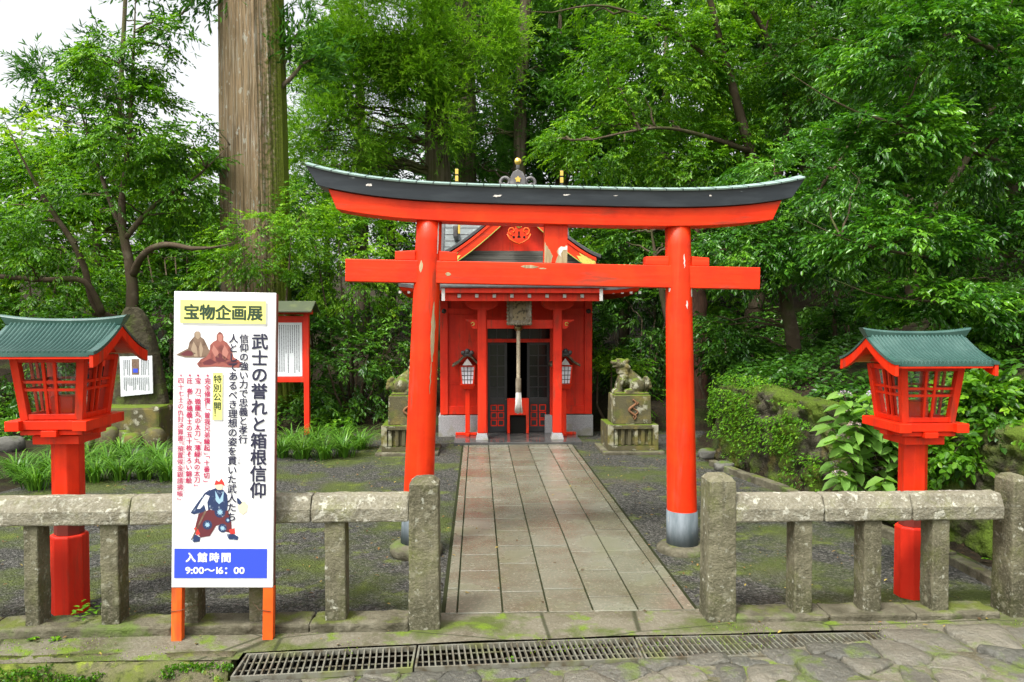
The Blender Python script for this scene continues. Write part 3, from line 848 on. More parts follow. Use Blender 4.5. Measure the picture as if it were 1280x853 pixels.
fence('lichened stone fence with two tall end posts, right of the path', YF+.04,
      [(xs(922), xs(1035)-.003), (xs(1035)+.003, xs(1146)-.003), (xs(1146)+.003, xs(1262))],
      [(983, 1017), (1068, 1104), (1151, 1189)],
      [(876, 921, at(898, 594, YF).z), (1242, 1289, at(1265, 594, YF).z)],
      [(xs(923), xs(1040)), (xs(1041), xs(1150)), (xs(1151), xs(1255))], (at(1090, 652, YF-.055).z, at(1090, 618, YF-.01).z))

# ------------------------------------------------------------------ shrine building
def shrine():
    SX = .655
    s = thing('shrine', 'small vermilion wooden shrine with black glazed doors at the end of the paved path', 'shrine', (SX, 13.0, 0))
    YW = 13.0
    X = lambda u, y=YW: at(u, 500, y).x
    Z = lambda v, y=YW: at(640, v, y).z
    xl, xr = -.62, 1.935
    dl, dr = X(607), X(690)
    # granite foundation
    for (a, b) in ((xl-.04, X(606)), (X(681), xr+.03)):
        MB().box(a, b, YW-.04, YW+.5, -.02, Z(519)).build('foundation', M['granite'], s, bevel=.01)
    MB().box(xl-.03, xl+.3, YW+.505, 15.7, -.02, .38).box(xr-.3, xr+.02, YW+.505, 15.7, -.02, .38).build('foundation', M['granite'], s, bevel=.01)
    # step slab in front of the doors
    MB().box(X(567, 12.0), X(728, 12.0), 11.98, 13.6, -.02, .055).build('doorstep', M['wet_dark'], s, bevel=.008)
    z0 = Z(518)
    # walls: two front panels of boards, sides, back
    for (a, b) in ((xl, dl-.02), (dr+.02, xr)):
        MB().box(a, b, YW+.03, YW+.13, z0, 2.62).build('wall', M['red_shrine'], s, bevel=.004)
        tr = MB()
        w0, w1 = (a+.10, b-.03) if a == xl else (a+.03, b-.13)
        for zz in (z0+.12, z0+.17, ): pass
        tr.box(a, b, YW-.01, YW+.03, z0+.003, z0+.14)
        MB().box(a, b, YW-.01, YW+.03, 2.07, 2.17).build('wall_rail', M['red_shrine'], s, bevel=.004)
        for k in range(1, 4):
            MB().box(w0, w1, YW+.018, YW+.03, z0+.14+k*.37, z0+.146+k*.37).build('batten', M['red_shrine'], s)
        tr.build('wall_rail', M['red_shrine'], s, bevel=.004)
    MB().box(xl+.01, xl+.1, YW+.131, 15.6, z0, 2.6).box(xr-.1, xr-.01, YW+.131, 15.6, z0, 2.6).box(xl+.1, xr-.1, 15.5, 15.6, z0, 2.6).build('wall', M['red_shrine'], s)
    for x in (xl+.055, xr-.055):
        MB().box(x-.065, x+.065, YW-.035, YW+.10, z0+.002, 2.62).build('corner_post', M['red_shrine'], s, bevel=.006)
    for x in (xl+.055, xr-.055):
        MB().lathe((x, YW-.036, 2.12), [(0, -.03), (.012, -.028), (.014, -.018), (.042, -.012), (.045, 0)], n=6, axis='y').build('nail_cover', M['tile_dark'], s)
    # door frame
    fr = MB().box(dl-.02, dl+.035, YW-.02, YW+.10, .055, 2.55).box(dr-.035, dr+.02, YW-.02, YW+.10, .055, 2.55)
    zl = Z(426)
    fr.box(dl+.035, dr-.035, YW-.02, YW+.10, zl-.03, zl+.03)
    fr.box(dl+.035, dr-.035, YW-.02, YW+.10, Z(411), 2.55)
    fr.build('door_frame', M['red_shrine'], s, bevel=.004)
    MB().box(dl+.03, dr-.03, YW+.04, YW+.055, zl+.03, Z(411)).build('transom_glass', M['glass_dark'], s)
    mm = MB()
    for k in range(1, 6):
        x = dl + (dr-dl)*k/6
        mm.box(x-.008, x+.008, YW+.02, YW+.04, zl+.03, Z(411))
    mm.build('transom_bars', M['dark_wood'], s)
    # interior
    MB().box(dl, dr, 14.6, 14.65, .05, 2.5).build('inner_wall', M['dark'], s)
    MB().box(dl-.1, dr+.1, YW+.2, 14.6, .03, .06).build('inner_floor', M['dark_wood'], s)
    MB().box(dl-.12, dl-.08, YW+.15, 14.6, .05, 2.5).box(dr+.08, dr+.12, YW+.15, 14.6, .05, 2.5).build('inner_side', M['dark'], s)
    # doors: two half-open sliding leaves
    def door(a, b):
        d = MB(); y0, y1 = YW+.05, YW+.09; zb, zt = .062, zl-.03
        w = .045; zm = Z(500)
        d.box(a, a+w, y0, y1, zb, zt).box(b-w, b, y0, y1, zb, zt)
        d.box(a+w, b-w, y0, y1, zt-w, zt).box(a+w, b-w, y0, y1, zb, zb+.09).box(a+w, b-w, y0, y1, zm-.08, zm+.03)
        d.box(a+w, b-w, y0+.012, y1-.008, zb+.09, zm-.08)
        door_o = d.build('door', M['dark_wood'], s, bevel=.003)
        g = MB(); nz = 5
        for k in range(1, nz):
            zz = zm+.03 + (zt-w-zm-.03)*k/nz
            g.box(a+w, b-w, y0+.005, y0+.022, zz-.008, zz+.008)
        for k in range(1, 2):
            x = a+w + (b-a-2*w)*k/2
            g.box(x-.008, x+.008, y0+.003, y0+.024, zm+.03, zt-w)
        g.build('lattice', M['dark_wood'], door_o)
        MB().box(a+w, b-w, y0+.026, y0+.032, zm+.03, zt-w).build('glass', M['glass_dark'], door_o)
        nz = 3; hx = (b-a-2*w)/2; hz = (zm-.08-zb-.09)/nz
        for i in range(2):
            for j in range(nz):
                cx, cz = a+w+hx*(i+.5), zb+.09+hz*(j+.5); r = min(hx, hz)*.45; q = .016
                p = MB()
                p.box(cx-r, cx+r, y0-.002, y0+.02, cz-r, cz-r+q).box(cx-r, cx+r, y0-.002, y0+.02, cz+r-q, cz+r)
                p.box(cx-r, cx-r+q, y0-.002, y0+.02, cz-r+q, cz+r-q).box(cx+r-q, cx+r, y0-.002, y0+.02, cz-r+q, cz+r-q)
                p.build('red_panel_frame', M['red_shrine'], door_o)
        hx0 = b-.02 if a < SX-.2 else a+.02
        MB().lathe((hx0, y0, zm), [(0, -.02), (.012, -.018), (.012, 0)], n=8, axis='y').build('handle', M['brass'], door_o)
    door(dl+.036, X(634)); door(X(659), dr-.036)
    # porch columns on flared granite feet, boat brackets, tie beam with carved noses
    YP = 12.33
    XP = lambda u: at(u, 450, YP).x
    ZP = lambda v: at(640, v, YP).z
    for u in (602.5, 696.5):
        c = XP(u)
        MB().frustum((c, YP), .05, ZP(541), .205, .205, .15, .15).build('column_foot', M['granite'], s, bevel=.006)
        MB().box(c-.072, c+.072, YP-.072, YP+.072, ZP(541), ZP(387)).build('column', M['red_shrine'], s, bevel=.012)
        w = .26; zc = ZP(388); zt = ZP(374)
        pts = [(c-.10, zc+.002), (c+.10, zc+.002), (c+.19, zc+.03), (c+w, zc+.085), (c+w, zt), (c-w, zt), (c-w, zc+.085), (c-.19, zc+.03)]
        MB().prism(pts, 'y', YP-.07, YP+.07).build('bracket', M['red_shrine'], s, bevel=.006)
    c1, c2 = XP(602.5), XP(696.5)
    MB().box(c1+.073, c2-.073, YP-.05, YP+.05, ZP(411), ZP(400)).build('tie_beam', M['red_shrine'], s, bevel=.006)
    for sg, c in ((-1, c1), (1, c2)):
        z = ZP(405.5); b = c+sg*.073
        pts = [(b, z-.075), (b+sg*.07, z-.075), (b+sg*.11, z-.03), (b+sg*.09, z+.0), (b+sg*.13, z+.03), (b+sg*.19, z+.055), (b+sg*.19, z+.075), (b, z+.075)]
        n = MB().prism(pts, 'y', YP-.045, YP+.045).build('carved_nose', M['red_shrine'], s, bevel=.004)
        MB().tube([(b+sg*(.075+.025*math.cos(a)), YP-.048, z+.005+.025*math.sin(a)) for a in np.linspace(0, 5.2, 12)], .008, 5).build('scroll', M['gold_paint'], n)
    # side beams back to the wall
    for c in (c1, c2): MB().box(c-.04, c+.04, YP+.073, YW-.03, ZP(408), ZP(400)).build('side_beam', M['red_shrine'], s, bevel=.004)
    # porch roof: plate, rafters with white ends, fascia, shingled slope
    YE = 11.75
    XE = lambda u: at(u, 365, YE).x
    ZE = lambda v: at(640, v, YE).z
    zt = ZP(374)
    xe0, xe1 = XE(553), XE(752)
    MB().box(xe0+.1, xe1-.1, YP-.06, YP+.06, zt+.002, zt+.13).build('eave_plate', M['red_shrine'], s, bevel=.005)
    zf = ZE(369)
    for k in range(8):
        x = XE(574+k*22.0)
        r = MB().bar((x, YE+.05, zf), (x, YW, zf+.50), .05, .06).build('rafter', M['red_shrine'], s)
        MB().box(x-.026, x+.026, YE+.015, YE+.045, zf-.04, zf+.015).build('rafter_cap', M['white_cap'], r, bevel=.004)
    MB().add([(xe0, YE-.02, zf+.065), (xe1, YE-.02, zf+.065), (xe1, 13.0, zf+.58), (xe0, 13.0, zf+.58), (xe0, YE-.02, zf+.045), (xe1, YE-.02, zf+.045), (xe1, 13.0, zf+.56), (xe0, 13.0, zf+.56)],
             [(0, 1, 2, 3), (4, 7, 6, 5), (0, 4, 5, 1), (1, 5, 6, 2), (2, 6, 7, 3), (3, 7, 4, 0)]).build('soffit', M['red_shrine'], s)
    MB().box(xe0-.02, xe1+.02, YE-.05, YE-.021, zf+.03, zf+.105).build('fascia', M['red_shrine'], s, bevel=.004)
    for x in (xe0-.01, xe1-.04): MB().box(x, x+.05, YE-.057, YE-.052, zf-.09, zf+.10).build('fascia_end', M['white_cap'], s)
    MB().box(xe0+.0, xe1-.0, YE+.047, YE+.07, zf-.09, zf+.028).build('lower_fascia', M['red_shrine'], s)
    # curved shingle slope of the porch roof
    rings = []
    for k in range(13):
        f = k/12; y = YE-.09 + (13.15-YE)*f; z = zf+.125 + .62*f**1.25
        rings.append([(xe0-.06, y, z), (xe1+.06, y, z), (xe1+.06, y, z+.03), (xe0-.06, y, z+.03)])
    pr = MB().loft(rings).build('porch_roof', M['shingle'], s)
    MB().box(xe0-.065, xe1+.065, YE-.10, YE-.088, zf+.112, zf+.136).build('eave_edge', M['tile_dark'], pr)
    cs = MB()
    for k in range(1, 9):
        f = k/9; y = YE-.09 + (13.15-YE)*f; z = zf+.125+.62*f**1.25+.031
        cs.bar((xe0-.05, y, z), (xe1+.05, y, z), .012, .012)
    cs.build('shingle_course', M['tile_dark'], pr)
    # main roof: upper gabled part with its ridge along x above a hipped skirt with upswept eaves
    yr = 14.4; zr_ = 4.12
    ex0, ex1, ey0, ey1, ze = -1.22, 2.56, 11.95, 16.4, 2.47
    ux0, ux1, uy0, uy1, zu = -.50, 1.74, 13.25, 15.55, 3.02
    rx0, rx1 = ux0, ux1-.22
    rings = []
    for k in range(11):
        f = k/10
        x0 = ex0+(ux0-ex0)*f; x1 = ex1+(ux1-ex1)*f; y0 = ey0+(uy0-ey0)*f; y1 = ey1+(uy1-ey1)*f
        z = ze + (zu-ze)*f**1.3
        lift = .07*(1-f)**3
        N = 10; ring = []
        for i in range(N): q = i/N; ring.append((x0+(x1-x0)*q, y0, z+lift*abs(2*q-1)**4))
        for i in range(N): q = i/N; ring.append((x1, y0+(y1-y0)*q, z+lift*abs(2*q-1)**4))
        for i in range(N): q = i/N; ring.append((x1+(x0-x1)*q, y1, z+lift*abs(2*q-1)**4))
        for i in range(N): q = i/N; ring.append((x0, y1+(y0-y1)*q, z+lift*abs(2*q-1)**4))
        rings.append(ring)
    mr = MB().loft(rings).build('roof', M['shingle'], s)
    prof_ = [(uy0-.04+(yr-uy0)*t, zu+(zr_-zu)*t**1.25) for t in np.linspace(0, 1, 9)]
    prof_ = prof_ + [(2*yr-y_, z_) for y_, z_ in reversed(prof_[:-1])]
    xr1 = at(709, 300, 13.6).x
    MB().loft([[(x, y_, z_+.004) for y_, z_ in prof_]+[(x, y_, z_-.05) for y_, z_ in reversed(prof_)] for x in (ux0-.12, xr1)]).build('upper_roof', M['shingle'], mr)
    for x in (ux0-.13, xr1+.01):
        MB().loft([[(x+d_, y_, z_+.05) for y_, z_ in prof_]+[(x+d_, y_, z_-.09) for y_, z_ in reversed(prof_)] for d_ in (-.04, .04)]).build('verge', M['tile_dark'], mr)
    inner = [(SX+(p[0]-SX)*.60, 14.35+(p[1]-14.35)*.72, 2.62) for p in rings[0]]
    MB().loft([[(p[0], p[1], p[2]-.004) for p in rings[0]], [(p[0], p[1], p[2]-.05) for p in rings[0]]], caps=False).build('eave_edge', M['tile_dark'], mr)
    MB().loft([[(p[0]*.995+.003, p[1]*.995+.07, p[2]-.052) for p in rings[0]], [(p[0]*.98+.013, p[1]*.98+.29, p[2]-.11) for p in rings[0]], inner], caps=True).build('soffit', M['red_shrine'], mr)
    for k in range(5):
        for u in (800-k*11, 500+k*11):
            p = at(u, 361, 12.0)
            MB().box(p.x-.02, p.x+.02, 12.0, 12.03, 2.385, 2.425).build('rafter_cap', M['white_cap'], mr)
    cs = MB()
    for t in np.linspace(.05, .95, 9):
        y_, z_ = uy0-.04+(yr-uy0)*t, zu+(zr_-zu)*t**1.25
        cs.bar((ux0-.08, y_, z_+.008), (xr1-.04, y_, z_+.008), .012, .014)
    cs.build('shingle_course', M['tile_dark'], mr)
    MB().box(rx0-.12, rx1+.12, yr-.10, yr+.10, zr_-.05, zr_+.16).build('ridge', M['tile_dark'], s, bevel=.02)
    for u, v in ((571, 211), (702, 213)):
        p = at(u, v, yr)
        f = MB().box(p.x-.022, p.x+.022, yr-.03, yr+.03, zr_+.1, p.z).build('finial', M['tile_dark'], s)
        MB().box(p.x-.03, p.x+.03, yr-.04, yr+.04, p.z-.11, p.z-.015).box(p.x-.03, p.x+.03, yr-.04, yr+.04, p.z-.24, p.z-.14).build('gold_band', M['gold'], f, bevel=.004)
    p = at(572, 287, 13.3)
    e = MB().box(p.x-.07, p.x+.01, 13.1, 14.0, p.z-.16, p.z+.05).build('hip_ridge_end', M['tile_dark'], s, bevel=.02)
    MB().box(p.x+.012, p.x+.05, 13.06, 13.12, p.z-.10, p.z+.06).build('gold_band', M['gold'], e, bevel=.006)
    # front gable: curved roof, bargeboards, pediment
    YG = 12.55
    GX = at(648, 300, YG).x; GZ = lambda v: at(640, v, YG).z
    half = at(742, 322, YG).x-GX
    zb, za = GZ(323), GZ(246)
    def gz(q): return zb + (za-zb)*(1-abs(q))**1.28
    gp = []
    N = 24
    for k in range(N+1):
        q = -1+2*k/N
        gp.append((GX+q*(half+.10), gz(q)))
    rings = []
    for y in (YG-.14, 14.3):
        rings.append([(x, y, z) for x, z in gp] + [(x, y, z+.045) for x, z in reversed(gp)])
    g = MB().loft(rings).build('gable_roof', M['tile_dark'], s)
    MB().loft([[(x, y, z+.047) for x, z in gp]+[(x, y, z+.06) for x, z in reversed(gp)] for y in (YG-.10, 14.3)]).build('shingles', M['shingle'], g)
    bp = MB(); wd = .155
    low = [(x, z-.022) for x, z in gp]
    def band(y0, y1, o0, o1):
        mb = MB()
        for sg in (-1, 1):
            pts = [(GX+sg*q*(half+.05), gz(q)) for q in np.linspace(.0, .98, 16)]
            rg = [[(x, y0, z-o0), (x, y0, z-o1), (x, y1, z-o1), (x, y1, z-o0)] for x, z in pts]
            mb.loft(rg)
        return mb
    band(YG-.135, YG-.09, .003, .055).build('bargeboard_cap', M['red_beam'], s)
    bb = band(YG-.115, YG-.07, .058, .20).build('bargeboard', M['red_beam'], s)
    band(YG-.12, YG-.072, .201, .216).build('gold_trim', M['green_trim'], bb)
    for sg in (-1, 1):
        q0, q1 = .99, .72
        A = lambda q, o: (GX+sg*q*(half+.05), gz(q)-o)
        pts = [A(.97, .06), A(.86, .06), A(.76, .075), A(.79, .11), A(.73, .15), A(.78, .20), A(.87, .212), A(.97, .205)]
        MB().prism(pts, 'y', YG-.124, YG-.116).build('gold_plate', M['gold_paint'], bb)
    MB().prism([(GX-half*.80, zb+.10), (GX+half*.80, zb+.10), (GX+half*.45, zb+.42), (GX, za-.15), (GX-half*.45, zb+.42)], 'y', YG+.06, YG+.10).build('pediment', M['red_shrine'], s)
    for k in range(3):
        MB().box(GX-half*.98+.14*k, GX+half*.98-.14*k, YG+.0-.0+.012*k, YG+.052, zb-.10+.075*k, zb-.028+.075*k).build('gable_board', M['grey_board'], s, bevel=.004)
    # hanging gable ornament
    zc = GZ(294)
    pts = []
    for a in np.linspace(0, 2*math.pi, 40, endpoint=False):
        r = .175*(1+.10*math.cos(3*a+math.pi/2)*0)
        x, z = r*1.08*math.cos(a), r*.72*math.sin(a)
        if math.sin(a) < 0: z *= 1.05+.25*max(0, math.cos(a*1.0+math.pi/2))**8
        if math.sin(a) > .2: z *= .78 - .25*math.sin(a)**2*abs(math.cos(a))
        pts.append((GX+x, zc+z))
    orn = MB().prism(pts, 'y', YG-.165, YG-.128)
    orn.box(GX-.06, GX+.06, YG-.16, YG-.126, zc+.05, zc+.22)
    orn = orn.build('gable_ornament', M['red_beam'], s, bevel=.006)
    sw = MB()
    for sg in (-1, 1):
        sw.tube([(GX+sg*(.112+.055*math.cos(a)*(1-a/9)), YG-.17, zc+.05+.055*math.sin(a)*(1-a/9)) for a in np.linspace(-1.5, 4.2, 18)], .011, 6)
        sw.tube([(GX+sg*x, YG-.168, zc+z) for x, z in ((.19, .0), (.15, -.08), (.08, -.125), (.0, -.16))], .010, 6)
    sw.build('scroll', M['orange'], orn)
    k = MB()
    for (x, z) in ((-.085, -.05), (.085, -.05)): k.ball((GX+x, YG-.168, zc+z), (.02, .008, .02), 8, 6)
    k.prism([(GX-.028, zc-.06), (GX+.028, zc-.06), (GX+.022, zc-.035), (GX+.010, zc-.025), (GX+.014, zc+.03), (GX, zc+.05), (GX-.014, zc+.03), (GX-.010, zc-.025), (GX-.022, zc-.035)], 'y', YG-.169, YG-.166)
    k.build('painted_hole_shade', M['dark'], orn)  # solid near-black shapes painting the shade of pierced holes
    MB().lathe((GX, YG-.166, zc+.145), [(0, -.03), (.02, -.025), (.025, -.015), (.055, -.012), (.058, 0)], n=8, axis='y').build('rosette', M['gold'], orn)
    # ridge end ornament with gold disc
    p = at(647, 232, YG)
    ro = MB()
    c = (p.x, YG-.06, p.z+.10)
    pts = [(c[0]-.13, c[2]-.14), (c[0]+.13, c[2]-.14), (c[0]+.12, c[2]+.02), (c[0]+.08, c[2]+.10), (c[0], c[2]+.145), (c[0]-.08, c[2]+.10), (c[0]-.12, c[2]+.02)]
    ro.prism(pts, 'y', YG-.10, YG+.02)
    for sg in (-1, 1):
        ro.tube([(c[0]+sg*(.195+.085*math.cos(a)*(1-a/11)), YG-.04, c[2]-.055+.085*math.sin(a)*(1-a/11)) for a in np.linspace(-2.2, 6, 30)], .028, 8)
    ro = ro.build('ridge_ornament', M['ridge_stone'], s, bevel=.01)
    st = []
    for k in range(10):
        a = math.pi/2 + k*math.pi/5; r = .055 if k % 2 == 0 else .035
        st.append((c[0]+r*math.cos(a), c[2]-.02+r*math.sin(a)))
    MB().prism(st, 'y', YG-.112, YG-.101).build('gold_crest', M['gold'], ro)
    MB().tube([(c[0], YG-.04, c[2]+.12), (c[0], YG-.10, c[2]+.23)], .032, 10).build('ridge_tile', M['ridge_stone'], ro)
    MB().lathe((c[0], YG-.12, c[2]+.265), [(0, -.02), (.03, -.018), (.034, -.008), (.05, -.012), (.056, 0), (.056, .03)], n=20, axis='y').build('gold_disc', M['gold'], ro)
    MB().box(p.x-.09, p.x+.09, YG, 14.3, za+.02, za+.13).build('ridge', M['tile_dark'], g, bevel=.02)
    # offertory stand inside the doorway: red board above a solid body, the opening's shade painted near-black
    o = thing('offertory_box', 'red offertory box with a dark opening standing between the open shrine doors', 'offertory box', (at(647, 540, 12.95).x, 12.95, .06))
    a, b = at(634, 540, 12.9).x, at(661, 540, 12.9).x
    zt, zm = at(640, 498, 12.9).z, at(640, 519, 12.9).z
    MB().box(a, b, 12.88, 12.93, zm, zt).build('front_board', M['red_lamp'], o, bevel=.006)
    for x in (a, b-.045): MB().box(x, x+.045, 12.88, 12.93, .057, zm-.001).build('leg', M['red_lamp'], o, bevel=.004)
    MB().box(a+.01, b-.01, 12.931, 13.25, .06, zt-.06).build('opening_shade_body', M['dark'], o)
    # bell rope
    br = thing('bell_rope', 'pale twisted bell rope with wooden grip and tassel hanging before the shrine doors', 'bell rope', (at(648, 420, 12.25).x, 12.25, 1.8))
    x = at(648, 420, 12.25).x; Zr = lambda v: at(640, v, 12.25).z
    rp = MB()
    for ph in (0, 2*math.pi/3, 4*math.pi/3):
        rp.tube([(x+.016*math.cos(ph+t*60), 12.25+.016*math.sin(ph+t*60), Zr(412)+(Zr(473)-Zr(412))*t) for t in np.linspace(0, 1, 90)], .017, 6)
    rp.build('rope', M['rope'], br)
    MB().lathe((x, 12.25, Zr(491)), [(.042, 0), (.045, .02), (.045, Zr(473)-Zr(491)-.02), (.04, Zr(473)-Zr(491))], n=12).build('grip', M['plaque'], br)
    ts = MB(); rng = random.Random(5)
    for k in range(70):
        a_ = rng.uniform(0, 6.28); r = .04*math.sqrt(rng.random())
        x0, y0 = x+r*math.cos(a_), 12.25+r*math.sin(a_); e = rng.uniform(.9, 1.6)
        ts.tube([(x0, y0, Zr(490)), (x0+(x0-x)*.3, y0, Zr(505)), (x+(x0-x)*e*1.2, 12.25+(y0-12.25)*e, Zr(516)+rng.uniform(-.02, .03))], .006, 4)
    ts.build('tassel', M['tassel'], br)
    MB().ball((x, 12.27, Zr(410)), (.07, .07, .065), 14, 10).build('bell', M['brass'], br)
    # carved plaque
    pl = thing('wooden_plaque', 'weathered wooden name plaque with scalloped frame under the shrine eave', 'plaque', (at(649, 390, 12.1).x, 12.1, at(649, 390, 12.1).z))
    cx = at(649, 390, 12.1).x; z0, z1 = at(640, 406, 12.1).z, at(640, 369, 12.1).z; w = .165
    MB().box(cx-w, cx+w, 12.09, 12.12, z0+.03, z1-.01).build('panel', M['plaque'], pl, bevel=.004)
    fr = MB(); rng = random.Random(8)
    for k in range(9):
        z = z0+.02+(z1-z0-.02)*k/8
        for sg in (-1, 1): fr.ball((cx+sg*(w+.012), 12.085, z), (.026, .02, .032), 8, 6)
    for k in range(9):
        xx = cx-w+2*w*k/8
        fr.ball((xx, 12.085, z0+.015), (.03, .02, .03), 8, 6)
        fr.ball((xx, 12.085, z1), (.025, .02, .02), 8, 6)
    fr.build('carved_frame', M['plaque'], pl)
    MB().box(cx-w*.62, cx+w*.62, 12.082, 12.089, z0+.07, z1-.06).build('inner_panel', make_mat('worn_plaque_gilding', (.25, .20, .12), .8, [dict(col=(.09, .075, .05), scale=18, lo=.5, hi=.58)], bump=[dict(scale=25, s=.5, d=.005)]), pl)
    # two small shrine lanterns
    def porch_lantern(u, label):
        y = 12.75 if u < 640 else 12.75
        c = at(u, 470, y).x
        Zl = lambda v: at(640, v, y).z
        L = thing('standing_lantern', label, 'lantern', (c, y, .055), 'small roofed lanterns before the shrine')
        MB().box(c-.2, c+.2, y-.03, y+.03, .056, .10).box(c-.03, c+.03, y-.18, y-.031, .056, .10).box(c-.03, c+.03, y+.031, y+.18, .056, .10).build('cross_base', M['red_lamp'], L, bevel=.004)
        MB().box(c-.038, c+.038, y-.038, y+.038, .101, Zl(486)).build('post', M['red_lamp'], L, bevel=.006)
        MB().frustum((c, y), Zl(486)+.001, Zl(480), .18, .18, .26, .26).build('tray', M['red_lamp'], L, bevel=.004)
        z0, z1 = Zl(479.5), Zl(458)
        w0, w1 = .19, .235
        bx = MB()
        for sx in (-1, 1):
            for sy in (-1, 1):
                bx.bar((c+sx*w0/2, y+sy*w0/2, z0), (c+sx*w1/2, y+sy*w1/2, z1), .022, .022)
        bx.frustum((c, y), z1, z1+.02, w1+.02, w1+.02, w1+.02, w1+.02)
        bx.build('lamp_frame', M['red_lamp'], L)
        MB().frustum((c, y), z0+.004, z1-.002, w0-.012, w0-.012, w1-.012, w1-.012).build('lamp_pane', M['lamp_paper'], L)
        lt = MB()
        for k in range(1, 4):
            f = k/4; wz = w0+(w1-w0)*f; z = z0+(z1-z0)*f
            for q in (-1, 1):
                lt.bar((c-wz/2, y+q*(wz/2-.003), z), (c+wz/2, y+q*(wz/2-.003), z), .008, .009)
                lt.bar((c+q*(wz/2-.003), y-wz/2, z), (c+q*(wz/2-.003), y+wz/2, z), .008, .009)
        for k in range(1, 4):
            f = k/4-.5
            for q in (-1, 1):
                lt.bar((c+f*w0, y+q*(w0/2-.003), z0), (c+f*w1, y+q*(w1/2-.003), z1), .008, .009)
                lt.bar((c+q*(w0/2-.003), y+f*w0, z0), (c+q*(w1/2-.003), y+f*w1, z1), .008, .009)
        lt.build('lattice', M['dark_wood'], L)
        # gabled bark roof, apex towards the front
        rf = []
        pr = [(-.245, z1-.0), (-.15, z1+.055), (-.06, z1+.15), (0, z1+.175), (.06, z1+.15), (.15, z1+.055), (.245, z1-.0)]
        ring = [(c+a_, z) for a_, z in pr] + [(c+a_*1.02, z+.04) for a_, z in reversed(pr)]
        MB().prism(ring, 'y', y-.22, y+.22).build('roof', M['thatch'], L, bevel=.006)
        MB().prism([(c-.08, z1+.03), (c+.08, z1+.03), (c, z1+.14)], 'y', y-.19, y-.17).build('gable_panel', M['white_cap'], L)
        MB().box(c-.075, c+.075, y-.235, y+.235, z1+.185, z1+.245).ball((c-.07, y-.22, z1+.235), .04, 8, 6).ball((c+.07, y-.22, z1+.235), .04, 8, 6).ball((c, y-.22, z1+.26), .045, 8, 6).build('ridge', M['tile_dark'], L, bevel=.01)
    porch_lantern(584.5, 'small lantern standing left of the shrine doors, white lattice panes fully in view')
    porch_lantern(705, 'small lantern standing right of the shrine doors, half hidden behind the porch column')
shrine()

